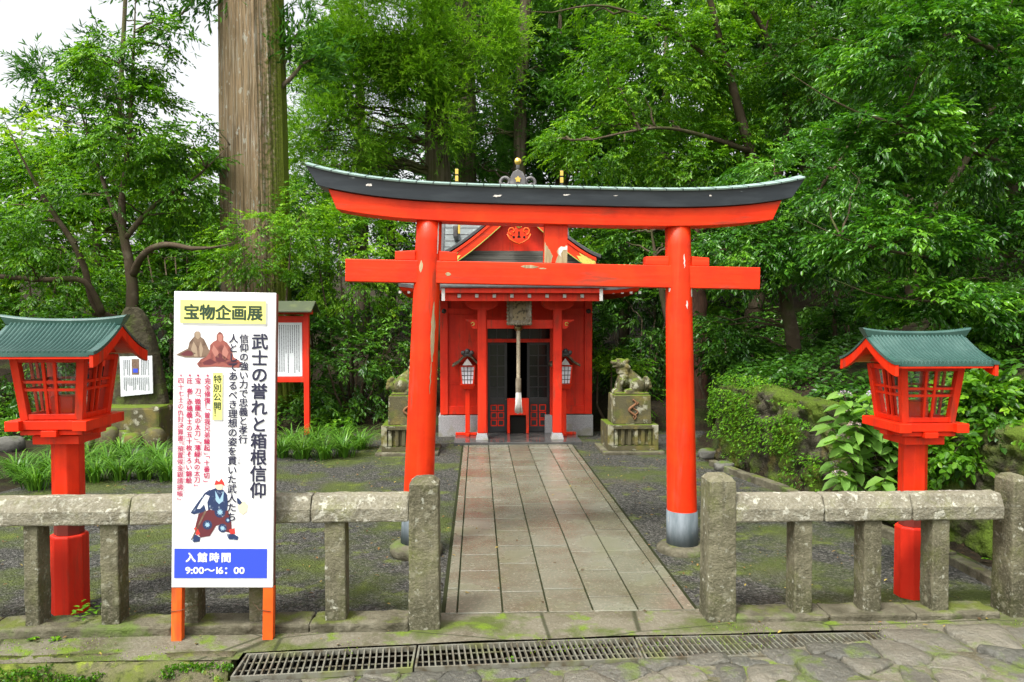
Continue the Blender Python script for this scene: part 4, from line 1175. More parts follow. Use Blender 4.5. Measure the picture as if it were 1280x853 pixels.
# ------------------------------------------------------------------ guardian lions on stone pedestals
def guardian(x, y, flip, label, twist=0):
    sg = -1 if flip else 1
    g = thing('guardian_lion', label, 'stone statue', (x, y, 0), 'guardian lions flanking the shrine')
    P = lambda a, b, c: (x+sg*a, y+b, c)
    MB().box(x-.46, x+.46, y-.42, y+.42, -.02, .05).build('plinth', M['kerb'], g, bevel=.02)
    b = MB()
    b.box(x-.375, x+.375, y-.33, y+.36, .05, .125).box(x-.375, x+.375, y-.33, y+.36, .37, .43)
    b.box(x-.375, x-.29, y-.33, y+.36, .125, .37).box(x+.29, x+.375, y-.33, y+.36, .125, .37).box(x-.29, x+.29, y-.27, y+.36, .125, .37)
    for k in range(6):
        xx = x-.25 + .1*k
        b.box(xx-.026, xx+.026, y-.31, y-.272, .126, .369)
    b.build('base_block', M['mossy'], g, bevel=.008)
    blk = MB().frustum((x, y), .43, .86, .57, .52, .55, .50).build('pedestal_block', M['mossy'], g, bevel=.012)
    cv = MB()
    cv.tube([(x-.0+.05*math.sin(t*9)+.0, y-.266, .80-.30*t) for t in np.linspace(0, 1, 24)], [.012+.008*math.sin(t*3.1) for t in np.linspace(0, 1, 24)], 6)
    cv.tube([(x+.045+.035*math.sin(t*11+1), y-.266, .76-.24*t) for t in np.linspace(0, 1, 20)], .011, 6)
    cv.build('carving', make_mat('rust_stained_carving', (.20, .10, .05), .9), blk)
    m = MB()
    # torso sitting, chest towards the left of the picture when not flipped
    zb = .86
    m.box(x-.25, x+.27, y-.17, y+.17, zb, zb+.03)
    m.tube([P(.16, 0, zb+.10), P(.07, 0, zb+.18), P(-.03, 0, zb+.27), P(-.10, -.01, zb+.36)], [.115, .125, .115, .095], 14)
    m.ball(P(-.09, -.01, zb+.22), (.10, .115, .12), 14, 10)
    m.tube([P(-.10, -.01, zb+.33), P(-.13, -.02, zb+.42)], [.10, .09], 12)
    m.ball(P(-.145, -.03, zb+.455), (.105, .10, .085), 14, 10)
    m.ball(P(-.23, -.05, zb+.475), (.07, .065, .038), 12, 8)       # muzzle
    m.ball(P(-.215, -.05, zb+.415), (.055, .055, .022), 12, 8)     # lower jaw
    m.ball(P(-.275, -.055, zb+.492), (.022, .032, .020), 8, 6)     # nose
    for q in (-1, 1):
        m.ball(P(-.175, -.03+q*.06, zb+.515), (.03, .025, .022), 8, 6)       # brow
        m.ball(P(-.075, -.02+q*.085, zb+.49), (.045, .022, .032), 8, 6)      # ear
        m.tube([P(-.12, q*.085, zb+.22), P(-.165, q*.09, zb+.12), P(-.165, q*.09, zb+.04)], [.055, .045, .045], 10)   # foreleg
        m.ball(P(-.195, q*.09, zb+.045), (.06, .05, .035), 10, 6)            # forepaw
        m.ball(P(.10, q*.115, zb+.13), (.12, .065, .11), 12, 8)              # haunch
        m.ball(P(-.02, q*.125, zb+.05), (.09, .05, .04), 10, 6)              # hind paw
    for k in range(9):                                                       # mane curls
        a = -1.6 + k*.4
        m.ball(P(-.055+.02*math.sin(k*2), -.01+.10*math.sin(a), zb+.42+.075*math.cos(a)-.05*(k % 2)), .042, 8, 6)
    for q in (-1, 1):
        for k in range(4): m.ball(P(-.06-.0*k, q*.10, zb+.40-.045*k), .036, 8, 6)
    m.tube([P(.20, 0, zb+.06), P(.265, 0, zb+.13), P(.25, 0, zb+.20)], [.05, .055, .03], 10)     # tail
    for (a, c) in ((.30, .15), (.285, .20), (.25, .23), (.31, .10)): m.ball(P(a, 0, zb+c), .042, 8, 6)
    o = m.build('lion', M['mossy'], g, recalc=False)
    r = o.modifiers.new('remesh', 'REMESH'); r.mode = 'VOXEL'; r.voxel_size = .0095; r.use_smooth_shade = True
    sm = o.modifiers.new('smooth', 'SMOOTH'); sm.factor = .5; sm.iterations = 1
    return g
guardian(2.29, 11.5, False, 'mossy stone guardian lion right of the shrine, facing the path')
guardian(-1.03, 11.55, True, 'mossy stone guardian lion left of the shrine, mostly hidden behind the torii pillar')

# ------------------------------------------------------------------ two big roofed lanterns by the fence
def big_lantern(x, y, label, rz=0, sc_=1.0):
    L = thing('roofed_lantern', label, 'lantern', (0, 0, 0), 'big vermilion lanterns with green roofs behind the fence')
    m = M['red_lamp']
    c = (0, 0)
    oc = math.pi/8
    MB().lathe((0, 0, 0), [(.119, -.02), (.119, .52), (.115, .535), (.0, .536)], n=8, smooth=False, rot=oc).build('sleeve', M['red_old'], L, bevel=.006)
    MB().lathe((0, 0, 0), [(.092, .537), (.092, .63)], n=8, smooth=False, rot=oc).build('neck', make_mat('dark_red_neck', (.16, .02, .012), .6) if 'dark_red_neck' not in MATS else MATS['dark_red_neck'], L)
    MB().lathe((0, 0, 0), [(.101, .631), (.101, 1.165)], n=8, smooth=False, rot=oc).build('post', m, L, bevel=.005)
    MB().frustum(c, 1.166, 1.225, .30, .30, .30, .30).build('bracket', m, L, bevel=.004)
    # crossed beams
    MB().box(-.235, .235, -.05, .05, 1.226, 1.268).box(-.05, .05, -.235, -.051, 1.226, 1.268).box(-.05, .05, .051, .235, 1.226, 1.268).box(-.2, .2, -.2, .2, 1.235, 1.2675).build('cross_beams', m, L, bevel=.004)
    tray = MB()
    for q in (-1, 1):
        tray.box(-.250, .250, q*.19-.03, q*.19+.03, 1.272, 1.332)
        tray.box(q*.213-.045, q*.213+.045, -.268, .268, 1.269, 1.335)
    tray.box(-.19, .19, -.19, .19, 1.274, 1.30)
    tray.build('tray', m, L, bevel=.004)
    z0, z1 = 1.336, 1.748; a, b = .192, .235
    f = MB()
    for sx in (-1, 1):
        for sy in (-1, 1):
            f.bar((sx*(a-.02), sy*(a-.02), z0), (sx*(b-.02), sy*(b-.02), z1), .05, .05, up=(0, 1, 0))
    for q in (-1, 1):
        f.bar((-a, q*(a-.02), z0+.018), (a, q*(a-.02), z0+.018), .040, .036)
        f.bar((q*(a-.02), -a, z0+.018), (q*(a-.02), a, z0+.018), .040, .036)
        f.bar((-b, q*(b-.02), z1-.018), (b, q*(b-.02), z1-.018), .040, .036)
        f.bar((q*(b-.02), -b, z1-.018), (q*(b-.02), b, z1-.018), .040, .036)
    f.build('lamp_frame', m, L, bevel=.003)
    lt = MB()
    for t in (.475, .60):
        h = a+(b-a)*t-.02; z = z0+(z1-z0)*t
        for q in (-1, 1):
            lt.bar((-h, q*h, z), (h, q*h, z), .014, .018)
            lt.bar((q*h, -h, z), (q*h, h, z), .014, .018)
    for s_ in (-.13, .13):
        for q in (-1, 1):
            lt.bar((s_*a*2*.6, q*(a-.018), z0+.03), (s_*b*2*.6, q*(b-.018), z1-.03), .018, .014)
            lt.bar((q*(a-.018), s_*a*2*.6, z0+.03), (q*(b-.018), s_*b*2*.6, z1-.03), .018, .014)
    lt.build('lattice', m, L)
    for k, (dx, dy) in enumerate(((0, -1), (0, 1), (-1, 0), (1, 0))):
        aa, bb = a-.03, b-.03
        if dx == 0:
            vs = [(-aa, dy*aa, z0+.03), (aa, dy*aa, z0+.03), (bb, dy*bb, z1-.03), (-bb, dy*bb, z1-.03)]
        else:
            vs = [(dx*aa, -aa, z0+.03), (dx*aa, aa, z0+.03), (dx*bb, bb, z1-.03), (dx*bb, -bb, z1-.03)]
        MB().add(vs, [(0, 1, 2, 3)]).build('pane', M['pane'], L)
    # lamp holder inside
    MB().lathe((0, 0, z0-.05), [(.0, 0), (.10, 0), (.10, .19), (.0, .195)], n=4, smooth=False, rot=math.pi/4).build('lamp_holder', M['red_lamp'], L)
    # roof: curved slopes of round tile rolls, ridge along x
    hy, hx = .39, .345
    def rz_(t): return 1.985 - .245*t**.74 - .0*t       # height along the slope from ridge (0) to eave (1)
    def prof(t): return 1.762 + .180*(1-t)**1.45
    nt, nr = 10, 25
    for sg in (-1, 1):
        xs_ = np.linspace(-hx, hx, nr*6+1); vs, fs = [], []
        for it in range(nt+1):
            t = it/nt
            flare = 1 + .0*t
            for x_ in xs_:
                ph = (x_+hx)/(2*hx)*nr
                roll = max(0, abs(math.sin(math.pi*ph))-.40)**.6*.030
                vs.append((x_*(1+.03*(1-t)), sg*(.03+(hy-.03)*t), prof(t)+roll+.012))
        w_ = len(xs_)
        for it in range(nt):
            for i in range(w_-1):
                q = (it*w_+i, it*w_+i+1, (it+1)*w_+i+1, (it+1)*w_+i)
                fs.append(q if sg < 0 else q[::-1])
        rings = None
        mb = MB().add(vs, fs, True)
        # the front lip of the tiles
        n0 = len(mb.v); last = vs[-w_:]
        mb.add(last + [(p[0], p[1], prof(1)-.004) for p in last], [(i, i+1, w_+i+1, w_+i) for i in range(w_-1)])
        mb.build('roof_tiles', M['green_roof'], L, recalc=False)
    # boarded underside
    un = []
    for x_ in (-hx+.004, hx-.004):
        un.append([(x_, sy*(hy-.004)*t, prof(t)+dz) for sy, dz, rng_ in ((-1, .002, 1),) for t in np.linspace(1, 0, 8)] + [(x_, (hy-.004)*t, prof(t)+.002) for t in np.linspace(0, 1, 8)[1:]]
                  + [(x_, (hy-.004)*t, prof(t)-.018) for t in np.linspace(1, 0, 8)] + [(x_, -(hy-.004)*t, prof(t)-.018) for t in np.linspace(0, 1, 8)[1:]])
    MB().loft(un).build('roof_boards', m, L)
    for sg in (-1, 1):
        for sy in (-1, 1):
            rg = []
            for t in np.linspace(0, 1.0, 10):
                y_ = sy*(hy+.01)*t; z = prof(t)
                rg.append([(sg*(hx+.003), y_, z+.006), (sg*(hx+.028), y_, z+.006), (sg*(hx+.028), y_, z-.062-.012*t), (sg*(hx+.003), y_, z-.062-.012*t)])
            MB().loft(rg).build('bargeboard', m, L, bevel=.003)
            rg = []
            for t in np.linspace(0, 1.0, 10):
                y_ = sy*(hy+.015)*t; z = prof(t)
                rg.append([(sg*(hx-.01), y_, z+.033), (sg*(hx+.032), y_, z+.028), (sg*(hx+.034), y_, z+.008), (sg*(hx-.01), y_, z+.008)])
            MB().loft(rg).build('verge_tile', M['green_roof'], L)
        MB().prism([(-.22, 1.76), (.22, 1.76), (.10, 1.84), (0, 1.915), (-.10, 1.84)], 'x', sg*(hx-.12)-.008, sg*(hx-.12)+.008).build('gable_panel', m, L)
    # ridge, flared at its ends
    rg = []
    for i in range(17):
        s_ = -1+2*i/16; up = .028*abs(s_)**2.6
        for_ = []
        for (dy, z, ex) in ((-.030, 1.93, 0), (-.042, 1.985, .030), (-.03, 1.998, .038), (.03, 1.998, .038), (.042, 1.985, .030), (.030, 1.93, 0)):
            for_.append((s_*(hx+.035+ex), dy, z+up))
        rg.append(for_)
    MB().loft(rg).build('ridge', M['green_roof'], L, bevel=.003)
    L.location = (x, y, 0); L.rotation_euler = (0, 0, rz); L.scale = (sc_, sc_, sc_)
    return L
big_lantern(-2.785, 5.33, 'big vermilion lantern with green tiled roof behind the left fence')
big_lantern(3.125, 5.36, 'big vermilion lantern with green tiled roof behind the right fence, beside the hydrangea', R(.5), .955)

# ------------------------------------------------------------------ lettering
GLYPH = {}
def glyph(ch):
    if ch in GLYPH: return GLYPH[ch]
    c = bpy.data.curves.new('glyph', 'FONT'); c.body = ch; c.size = 1; c.resolution_u = 3
    o = bpy.data.objects.new('glyph', c); col.objects.link(o)
    bpy.context.view_layer.update()
    me = bpy.data.meshes.new_from_object(o.evaluated_get(bpy.context.evaluated_depsgraph_get()))
    v = np.empty(len(me.vertices)*3); me.vertices.foreach_get('co', v); v = v.reshape(-1, 3)
    f = [tuple(p.vertices) for p in me.polygons]
    adv = v[:, 0].max() if len(v) else .5
    bpy.data.objects.remove(o); bpy.data.curves.remove(c); bpy.data.meshes.remove(me)
    GLYPH[ch] = (v, f, adv); return GLYPH[ch]
ROT = '「」『』～〜（）ー'
def text_v(mb, s, x, z_top, size, y, pitch=1.0, bold=0, wide=1.0):
    """vertical column, centred on x, reading down"""
    z = z_top
    for ch in s:
        if ch in ' 　': z -= size*pitch*.6; continue
        v, f, _ = glyph(ch)
        if len(v):
            cx, cy = .5, .38
            p = v[:, :2]-np.array([cx, cy])
            if ch == '*': p = (v[:, :2]-np.array([v[:, 0].mean(), v[:, 1].mean()]))*.9
            if ch in ROT: p = np.stack([p[:, 1], -p[:, 0]], 1)
            adv = .62 if ch in '「」『』*！' else 1.0
            if ch in '「『': p = p + np.array([0, .30])
            if ch in '」』': p = p - np.array([0, .30])
            for k, (bx, bz) in enumerate(((0, 0), (bold, 0), (0, bold), (bold, bold)) if bold else ((0, 0),)):
                mb.add([(x+(q[0]+bx)*size*wide, y-.00015*k, z-size*pitch*adv*.5+(q[1]+bz)*size) for q in p], f)
            z -= size*pitch*adv
    return z
def text_h(mb, s, x, z, size, y, pitch=1.0, bold=0, wide=1.0):
    for ch in s:
        if ch == ' ': x += size*.3; continue
        v, f, adv = glyph(ch)
        p = v[:, :2]
        full = ord(ch) > 0x2000
        for k, (bx, bz) in enumerate(((0, 0), (bold, 0), (0, bold), (bold, bold)) if bold else ((0, 0),)):
            mb.add([(x+(q[0]+bx)*size*wide, y-.00015*k, z+(q[1]+bz)*size) for q in p], f)
        x += size*wide*((1.0 if full else adv+.07)*pitch)
    return x

# ------------------------------------------------------------------ the big white sign tied to the left fence
def sign():
    ys = 4.76
    A = lambda u, v: at(u, v, ys)
    x0, x1 = A(216, 550).x, A(343.5, 550).x
    z0, z1 = A(280, 735).z, A(280, 365).z
    S = thing('exhibition_sign', 'tall white exhibition sign with Japanese lettering on orange legs, tied to the left fence', 'sign', ((x0+x1)/2, ys, 0))
    W, Hh = x1-x0, z1-z0
    # measurement in the sign's own upright frame
    U = lambda u, v: x0 + (u - (213 + (735-v)/370*6))/128*W
    V = lambda v: z0 + (735-v)/370*Hh
    b = MB().box(x0, x1, ys, ys+.02, z0, z1).build('board', M['white'], S, bevel=.003)
    MB().box(x0+.004, x0+.03, ys+.021, ys+.075, z0+.004, z1-.004).box(x1-.03, x1-.004, ys+.021, ys+.075, z0+.004, z1-.004).box(x0+.031, x1-.031, ys+.021, ys+.07, z0+.004, z0+.04).box(x0+.031, x1-.031, ys+.021, ys+.07, z1-.04, z1-.004).build('board_frame', M['sign_side'], S)
    for (u) in (218, 334.5):
        x = U(u, 765) + (.004 if u < 300 else 0)
        MB().box(x-.032, x+.032, ys+.022 if False else ys+.004, ys+.058, 0, z0-.002).build('leg', M['orange'], S, bevel=.004)
    # printed areas
    y1 = ys-.0012
    def rect(mb, a, bb, c, d, y): return mb.box(a, bb, y, y+.0011, c, d)
    g = rect(MB(), U(230, 405), U(335, 405), V(407), V(404), y1); rect(g, U(334, 390), U(336.5, 390), V(407), V(378), y1); g.build('printed_shadow', M['shadow_grey'], b)
    ye = rect(MB(), U(226.5, 390), U(334, 390), V(404), V(375.5), y1-.0012).build('yellow_band', M['yellow'], b)
    mb = MB(); text_h(mb, '宝物企画展', U(230.2, 390), V(398.4), 20.2/128*W, y1-.0026, pitch=.985, bold=.055); mb.build('lettering', M['ink_green'], ye)
    bl = rect(MB(), U(217, 705), U(334, 705), V(723), V(686), y1-.0012).build('blue_band', M['blue'], b)
    mb = MB(); text_h(mb, '入館時間', U(231, 698), V(702), 13.0/128*W, y1-.0026, pitch=1.14, bold=.06); mb.build('lettering', M['white'], bl, label='white lettering of the admission hours heading')
    mb = MB(); text_h(mb, '9:00～16：00', U(230.5, 712), V(717.5), 12.0/128*W, y1-.0026, pitch=.93, bold=.05, wide=1.15); mb.build('lettering', M['white'], bl)
    yt = y1-.0030
    mb = MB(); text_v(mb, '武士の誉れと箱根信仰', U(324.5, 520), V(416), 21.5/128*W, yt, pitch=.985, bold=.04)
    text_v(mb, '信仰の強い力で忠義と孝行', U(305.5, 480), V(417), 12.0/128*W, yt, pitch=.975, bold=.035)
    text_v(mb, '人としてあるべき理想の姿を貫いた武人たち', U(291.5, 520), V(417), 12.2/128*W, yt, pitch=.985, bold=.035)
    text_v(mb, 'つらぬ', U(299.5, 570), V(568), 4.2/128*W, yt, pitch=1.0)
    mb.build('lettering', M['ink'], b, label='blue black vertical lettering')
    g = rect(MB(), U(268, 525), U(280, 525), V(526.5), V(524.5), y1); rect(g, U(278.6, 495), U(280.5, 495), V(526), V(468), y1); g.build('printed_shadow', M['shadow_grey'], b)
    yb = rect(MB(), U(266.5, 495), U(278.6, 495), V(524.5), V(465.5), y1-.0012).build('yellow_band', M['yellow'], b)
    mb = MB(); text_v(mb, '特別公開！', U(272.5, 490), V(468), 10.8/128*W, y1-.0026, pitch=1.06, bold=.03); mb.build('lettering', M['ink_green'], yb)
    mb = MB()
    text_v(mb, '*完全修復！「曽我兄弟縁起」「十番切」', U(259.5, 520), V(467), 8.2/128*W, yt, pitch=1.02, bold=.04)
    text_v(mb, '*宝　刀「微塵丸の太刀」「薄緑丸の太刀」', U(247.5, 520), V(467), 8.2/128*W, yt, pitch=1.0, bold=.04)
    text_v(mb, '*圧　巻！赤穂義士の五十枚そろい錦絵', U(237.2, 520), V(467), 8.2/128*W, yt, pitch=1.02, bold=.04)
    text_v(mb, '*四十七士の仇討決算書『預置候金銀請拂帳』', U(226.2, 520), V(467), 8.2/128*W, yt, pitch=1.0, bold=.02)
    text_v(mb, 'みじんまる', U(252.8, 520), V(512), 3.0/128*W, yt)
    text_v(mb, 'うすみどりまる', U(252.8, 520), V(549), 3.0/128*W, yt)
    text_v(mb, 'あずかりおきそうろうきんぎんうけはらいちょう', U(231.5, 520), V(544), 3.4/128*W, yt)
    mb.build('lettering', M['crimson'], b, label='small crimson vertical lettering')
    # printed pictures: two seated carved figures and a robed warrior
    def shape(pts, m, k, nm='printed_figure', parent=b):
        MB().prism([(U(u, v), V(v)) for u, v in pts], 'y', y1-.0002*k-.0010, y1+.0008).build(nm, m, parent)
    shape([(221, 444), (228, 440), (236, 436), (238, 428), (242, 423), (244, 421), (244, 417), (246, 414.5), (250, 414.5), (252, 417.5), (251.5, 421), (256, 424), (259, 430), (262, 437), (268, 441), (266, 446), (250, 447), (232, 447)], M['pr_brown'], 1)
    shape([(247, 455), (252, 449), (259, 446), (263, 440), (264, 431), (268, 427), (272, 425), (272, 419), (274, 416), (276, 414.5), (279, 416.5), (280.5, 420), (280, 425), (285, 428), (290, 435), (293, 446), (300, 450), (304, 455), (300, 459), (270, 458), (250, 459)], M['pr_red'], 2)
    for (cx, cy, m_) in ((248, 419.5, 'pr_skin_dark'), (276.5, 421, 'pr_skin_red')):
        pass
    shape([(245, 416.5), (247, 415), (250, 415), (251.6, 417), (251.2, 422), (248.5, 424.5), (245.6, 422)], M['pr_tan'], 2)
    shape([(273, 419), (275, 417.5), (278, 417.5), (279.6, 420), (279, 425.5), (276.5, 427.5), (273.6, 425)], M['pr_rose'], 3)
    shape([(243, 427), (247, 434), (248, 446), (244, 446), (240, 437)], M['pr_tan'], 2); shape([(252, 427), (255, 436), (253, 446), (251, 446), (250, 434)], M['pr_tan'], 2)
    shape([(226, 443), (236, 438), (246, 442), (240, 445), (230, 445)], M['pr_maroon'], 2)
    shape([(268, 431), (274, 439), (275, 447), (270, 446), (266, 438)], M['pr_rose'], 3); shape([(282, 431), (287, 440), (283, 450), (279, 447), (279, 438)], M['pr_rose'], 3)
    shape([(254, 453), (264, 448), (272, 453), (264, 456), (256, 456)], M['pr_maroon'], 3); shape([(284, 453), (294, 449), (300, 453), (294, 457), (286, 456)], M['pr_maroon'], 3)
    shape([(270, 446), (276, 441), (287, 449), (280, 452), (272, 452)], M['pr_maroon'], 3)
    shape([(242, 424), (246, 432), (250, 424), (251, 440), (240, 440)], M['pr_skin'], 2, 'printed_figure') if False else None
    # warrior
    shape([(262, 612), (256, 616), (250, 624), (244, 632), (238, 641), (242, 643), (249, 641), (256, 645), (262, 640), (266, 620)], M['pr_navy'], 1)
    shape([(257, 618), (251, 627), (246, 636), (250, 636), (255, 630), (258, 640), (260, 638), (259, 628), (262, 620)], M['white'], 2)
    shape([(262, 613), (272, 609), (279, 612), (284, 618), (285, 630), (283, 642), (268, 642), (262, 634)], M['pr_navy'], 2)
    shape([(248, 642), (262, 637), (276, 640), (285, 638), (289, 652), (290, 667), (281, 664), (277, 655), (270, 657), (262, 670), (250, 672), (243, 661)], M['pr_maroon'], 3)
    for (cx, cy, r) in ((259, 656, 6.0), (275, 640, 7.0), (278, 660, 5.5), (285, 650, 3.5)):
        shape([(cx+r*math.cos(a), cy+r*math.sin(a)) for a in np.linspace(0, 2*math.pi, 16, endpoint=False)], M['pr_navy'], 4)
        shape([(cx+r*.62*(1 if i % 2 else .55)*math.cos(a), cy+r*.62*(1 if i % 2 else .55)*math.sin(a)) for i, a in enumerate(np.linspace(0, 2*math.pi, 16, endpoint=False))], M['pr_sky'], 5)
    shape([(269, 613), (275, 624), (280, 613), (279, 626), (274, 630), (270, 626)], M['pr_sky'], 4)
    shape([(270, 604), (276, 603), (279, 607), (277, 612), (272, 612), (269, 609)], M['pr_skin'], 3)
    shape([(268, 606), (270, 600), (274, 602), (277, 598), (280, 603), (281, 607), (277, 605)], M['pr_scarlet'], 4)
    shape([(300, 627), (306, 626), (310, 631), (309, 639), (304, 643), (299, 640), (297, 633)], M['pr_skin'], 2)
    shape([(296, 622), (299, 623), (303, 628), (300, 631), (297, 629)], M['pr_navy'], 3)
    shape([(256, 638), (258, 639), (240, 674), (238, 675)], M['pr_brown'], 5)
    shape([(238, 674), (243, 668), (250, 672), (249, 677), (242, 678)], M['pr_navy'], 4)
    shape([(283, 668), (291, 667), (298, 671), (297, 675), (286, 674)], M['pr_navy'], 4)
    shape([(242, 660), (246, 659), (250, 668), (245, 669)], M['pr_scarlet'], 4)
    shape([(286, 662), (293, 660), (294, 667), (288, 668)], M['pr_scarlet'], 4)
    # tie wire round the fence posts and legs
    mb = MB()
    for z in (.19,):
        mb.tube([(x0-.004, ys-.0, z), (x0+.06, ys-.002, z+.01), (x0+.14, ys+.07, z+.02)], .0022, 5)
        mb.tube([(x1-.01, ys-.0, z), (x1-.08, ys-.002, z+.012), (x1-.14, ys+.07, z+.03)], .0022, 5)
    mb.build('tie_wire', M['wire'], S)
    S.location.x -= .028
    S.rotation_euler = (R(-.8), R(.95), 0)
sign()

# ------------------------------------------------------------------ notice board behind the sign
def rows_of_marks(mb, x0, x1, z0, z1, y, cols, rng, vertical=True):
    for i in range(cols):
        if vertical:
            x = x1-(x1-x0)*(i+.5)/cols; z = z1
            w = (x1-x0)/cols*.5; end = z0+(z1-z0)*rng.choice([0, 0, .05, .4])
            while z-w > end:
                h = w*rng.uniform(.7, 1.1)
                mb.box(x-w/2*rng.uniform(.6, 1), x+w/2, y-.001, y, z-h, z); z -= h*1.35
def notice():
    y = 13.3
    A = lambda u, v: at(u, v, y)
    xr, xl = A(383.5, 450).x, A(314, 450).x
    n = thing('notice_board', 'red framed notice board under a small dark green roof behind the white sign', 'notice board', ((xl+xr)/2, y, 0))
    for x in (xl, xr): MB().box(x-.045, x+.045, y-.045, y+.045, -.05, A(380, 391).z).build('post', M['red_shrine'], n, bevel=.006)
    zt, zb = A(380, 398).z, A(380, 475).z
    for z in (zt, zb): MB().box(xl+.046, xr-.046, y-.03, y+.03, z-.04, z+.04).build('frame_rail', M['red_shrine'], n, bevel=.005)
    p = MB().box(xl+.046, xr-.046, y-.012, y+.012, zb+.041, zt-.041).build('panel', M['red_old'], n)
    q = MB().box(xl+.10, xr-.075, y-.016, y-.013, zb+.06, zt-.075).build('paper', M['notice_paper'], p)
    mb = MB(); rows_of_marks(mb, xl+.14, xr-.11, zb+.12, zt-.12, y-.0165, 19, random.Random(4)); mb.build('lettering', M['notice_ink'], q)
    z = A(380, 391).z
    rf = []
    for x in (xl-.16, xr+.16):
        rf.append([(x, y-.34, z), (x, y, z+.16), (x, y+.34, z), (x, y+.34, z+.035), (x, y, z+.20), (x, y-.34, z+.035)])
    MB().loft(rf).build('roof', M['board_green'], n, bevel=.006)
    MB().box(xl-.10, xr+.10, y-.05, y+.05, z-.03, z+.06).build('roof_beam', M['red_shrine'], n)
notice()

# ------------------------------------------------------------------ rough stone monument with a white information board
def rock(mb, c, r, seed, n=28, m=18, amp=.16, zmin=None):
    vs, fs = [], []
    for i in range(m+1):
        t = math.pi*i/m
        for j in range(n):
            a = 2*math.pi*j/n
            d = np.array([math.sin(t)*math.cos(a), math.sin(t)*math.sin(a), math.cos(t)])
            k = 1 + amp*2*(float(fbm(np.array(d[0]*1.6+seed), np.array(d[1]*1.6+d[2]*2.1), seed))-.47)
            p = np.sign(d)*np.abs(d)**.72
            z = c[2]+p[2]*r[2]*k
            if zmin is not None: z = max(z, zmin)
            vs.append((c[0]+p[0]*r[0]*k, c[1]+p[1]*r[1]*k, z))
    for i in range(m):
        for j in range(n):
            k = (j+1) % n
            fs.append((i*n+j, (i+1)*n+j, (i+1)*n+k, i*n+k))
    return mb.add(vs, fs, True)
def monument():
    y = 12.6
    A = lambda u, v: at(u, v, y)
    m = thing('stone_monument', 'rough upright stone monument on a mossy rock base behind the left lantern', 'monument', (A(170, 550).x, y, 0))
    rings = []
    rng = np.random.default_rng(2)
    prof = [(520, 140, 212), (500, 141, 210), (470, 142, 203), (447, 143, 196), (420, 146, 191), (400, 150, 183), (388, 155, 174), (384, 160, 168)]
    for v, u0, u1 in prof:
        a, b, z = A(u0, v).x, A(u1, v).x, A(170, v).z
        c, w = (a+b)/2, (b-a)/2
        rings.append([(c+w*math.copysign(abs(math.cos(t))**.6, math.cos(t))*(1+.05*math.sin(3*t+v)), y+.05+.16*math.copysign(abs(math.sin(t))**.6, math.sin(t))*(1+.1*math.sin(5*t+v)), z) for t in np.linspace(0, 2*math.pi, 24, endpoint=False)])
    MB().loft(rings, smooth=True).build('upright_stone', make_mat('dark_mossy_monument', (.052, .046, .028), .9, [dict(col=(.10, .09, .055), scale=6, lo=.5, hi=.66), dict(col=(.06, .08, .018), scale=3, detail=8, lo=.5, hi=.62)], bump=[dict(scale=9, s=.9, d=.05)]), m, bevel=.01)
    bs = MB()
    bs.box(A(108, 530).x, A(214, 530).x, y-.45, y+.6, -.05, A(150, 505).z)
    o = bs.build('pedestal', M['mossy'], m, bevel=.05)
    rk = MB()
    for k in range(9):
        rock(rk, (A(100+k*14, 550).x, y-.45+.1*math.sin(k*3), .12), (.15, .14, .16+.05*math.sin(k*5)), k+2, 14, 9)
    rk.build('base_stones', M['mossy'], m)
    y2 = y-.16
    A2 = lambda u, v: at(u, v, y2)
    b = MB().add([A2(149.5, 446), A2(190, 445), A2(191, 492), A2(151, 496)], [(3, 2, 1, 0)])
    vs = [tuple(v) for v in b.v]
    b = MB().add(vs+[(v[0], v[1]+.025, v[2]) for v in vs], [(3, 2, 1, 0), (4, 5, 6, 7), (0, 1, 5, 4), (1, 2, 6, 5), (2, 3, 7, 6), (3, 0, 4, 7)])
    t = thing('information_board', 'white information board with a small picture, fixed to the rough stone monument', 'information board', tuple(A2(170, 470)))
    o = b.build('board', M['notice_paper'], t)
    mb = MB(); rows_of_marks(mb, A2(154, 470).x, A2(187, 470).x, A2(170, 489).z, A2(170, 472).z, y2-.002, 14, random.Random(1))
    rows_of_marks(mb, A2(154, 470).x, A2(163, 470).x, A2(170, 470).z, A2(170, 450).z, y2-.002, 4, random.Random(2))
    rows_of_marks(mb, A2(176, 470).x, A2(187, 470).x, A2(170, 470).z, A2(170, 450).z, y2-.002, 5, random.Random(3))
    mb.build('lettering', M['notice_ink'], o)
    p = MB().box(A2(165, 470).x, A2(174, 470).x, y2-.003, y2-.0005, A2(170, 468.5).z, A2(170, 449).z).build('picture', M['pr_brown'], o)
    MB().box(A2(166.5, 470).x, A2(172.5, 470).x, y2-.005, y2-.0031, A2(170, 466).z, A2(170, 461).z).build('picture_detail', M['blue'], p)
monument()
def rocks():
    k = 0
    for (u, v, r, lab) in ((10, 563, .22, 'flat dark rock at the far left edge of the yard'), (885, 572, .14, 'small mossy rock beside the torii pillar and wall end'),
                           (905, 588, .13, 'rounded edging rock at the foot of the mossy wall'), (1205, 672, .20, 'mossy boulder at the wall foot between the lantern and the end post')):
        p = gr(u, v)
        o = rock(MB(), (p.x, p.y, r*.35), (r, r*.8, r*.6), 3+k).build('rock', M['rock'], None); k += 1
        tag(o, lab, 'rock')
rocks()

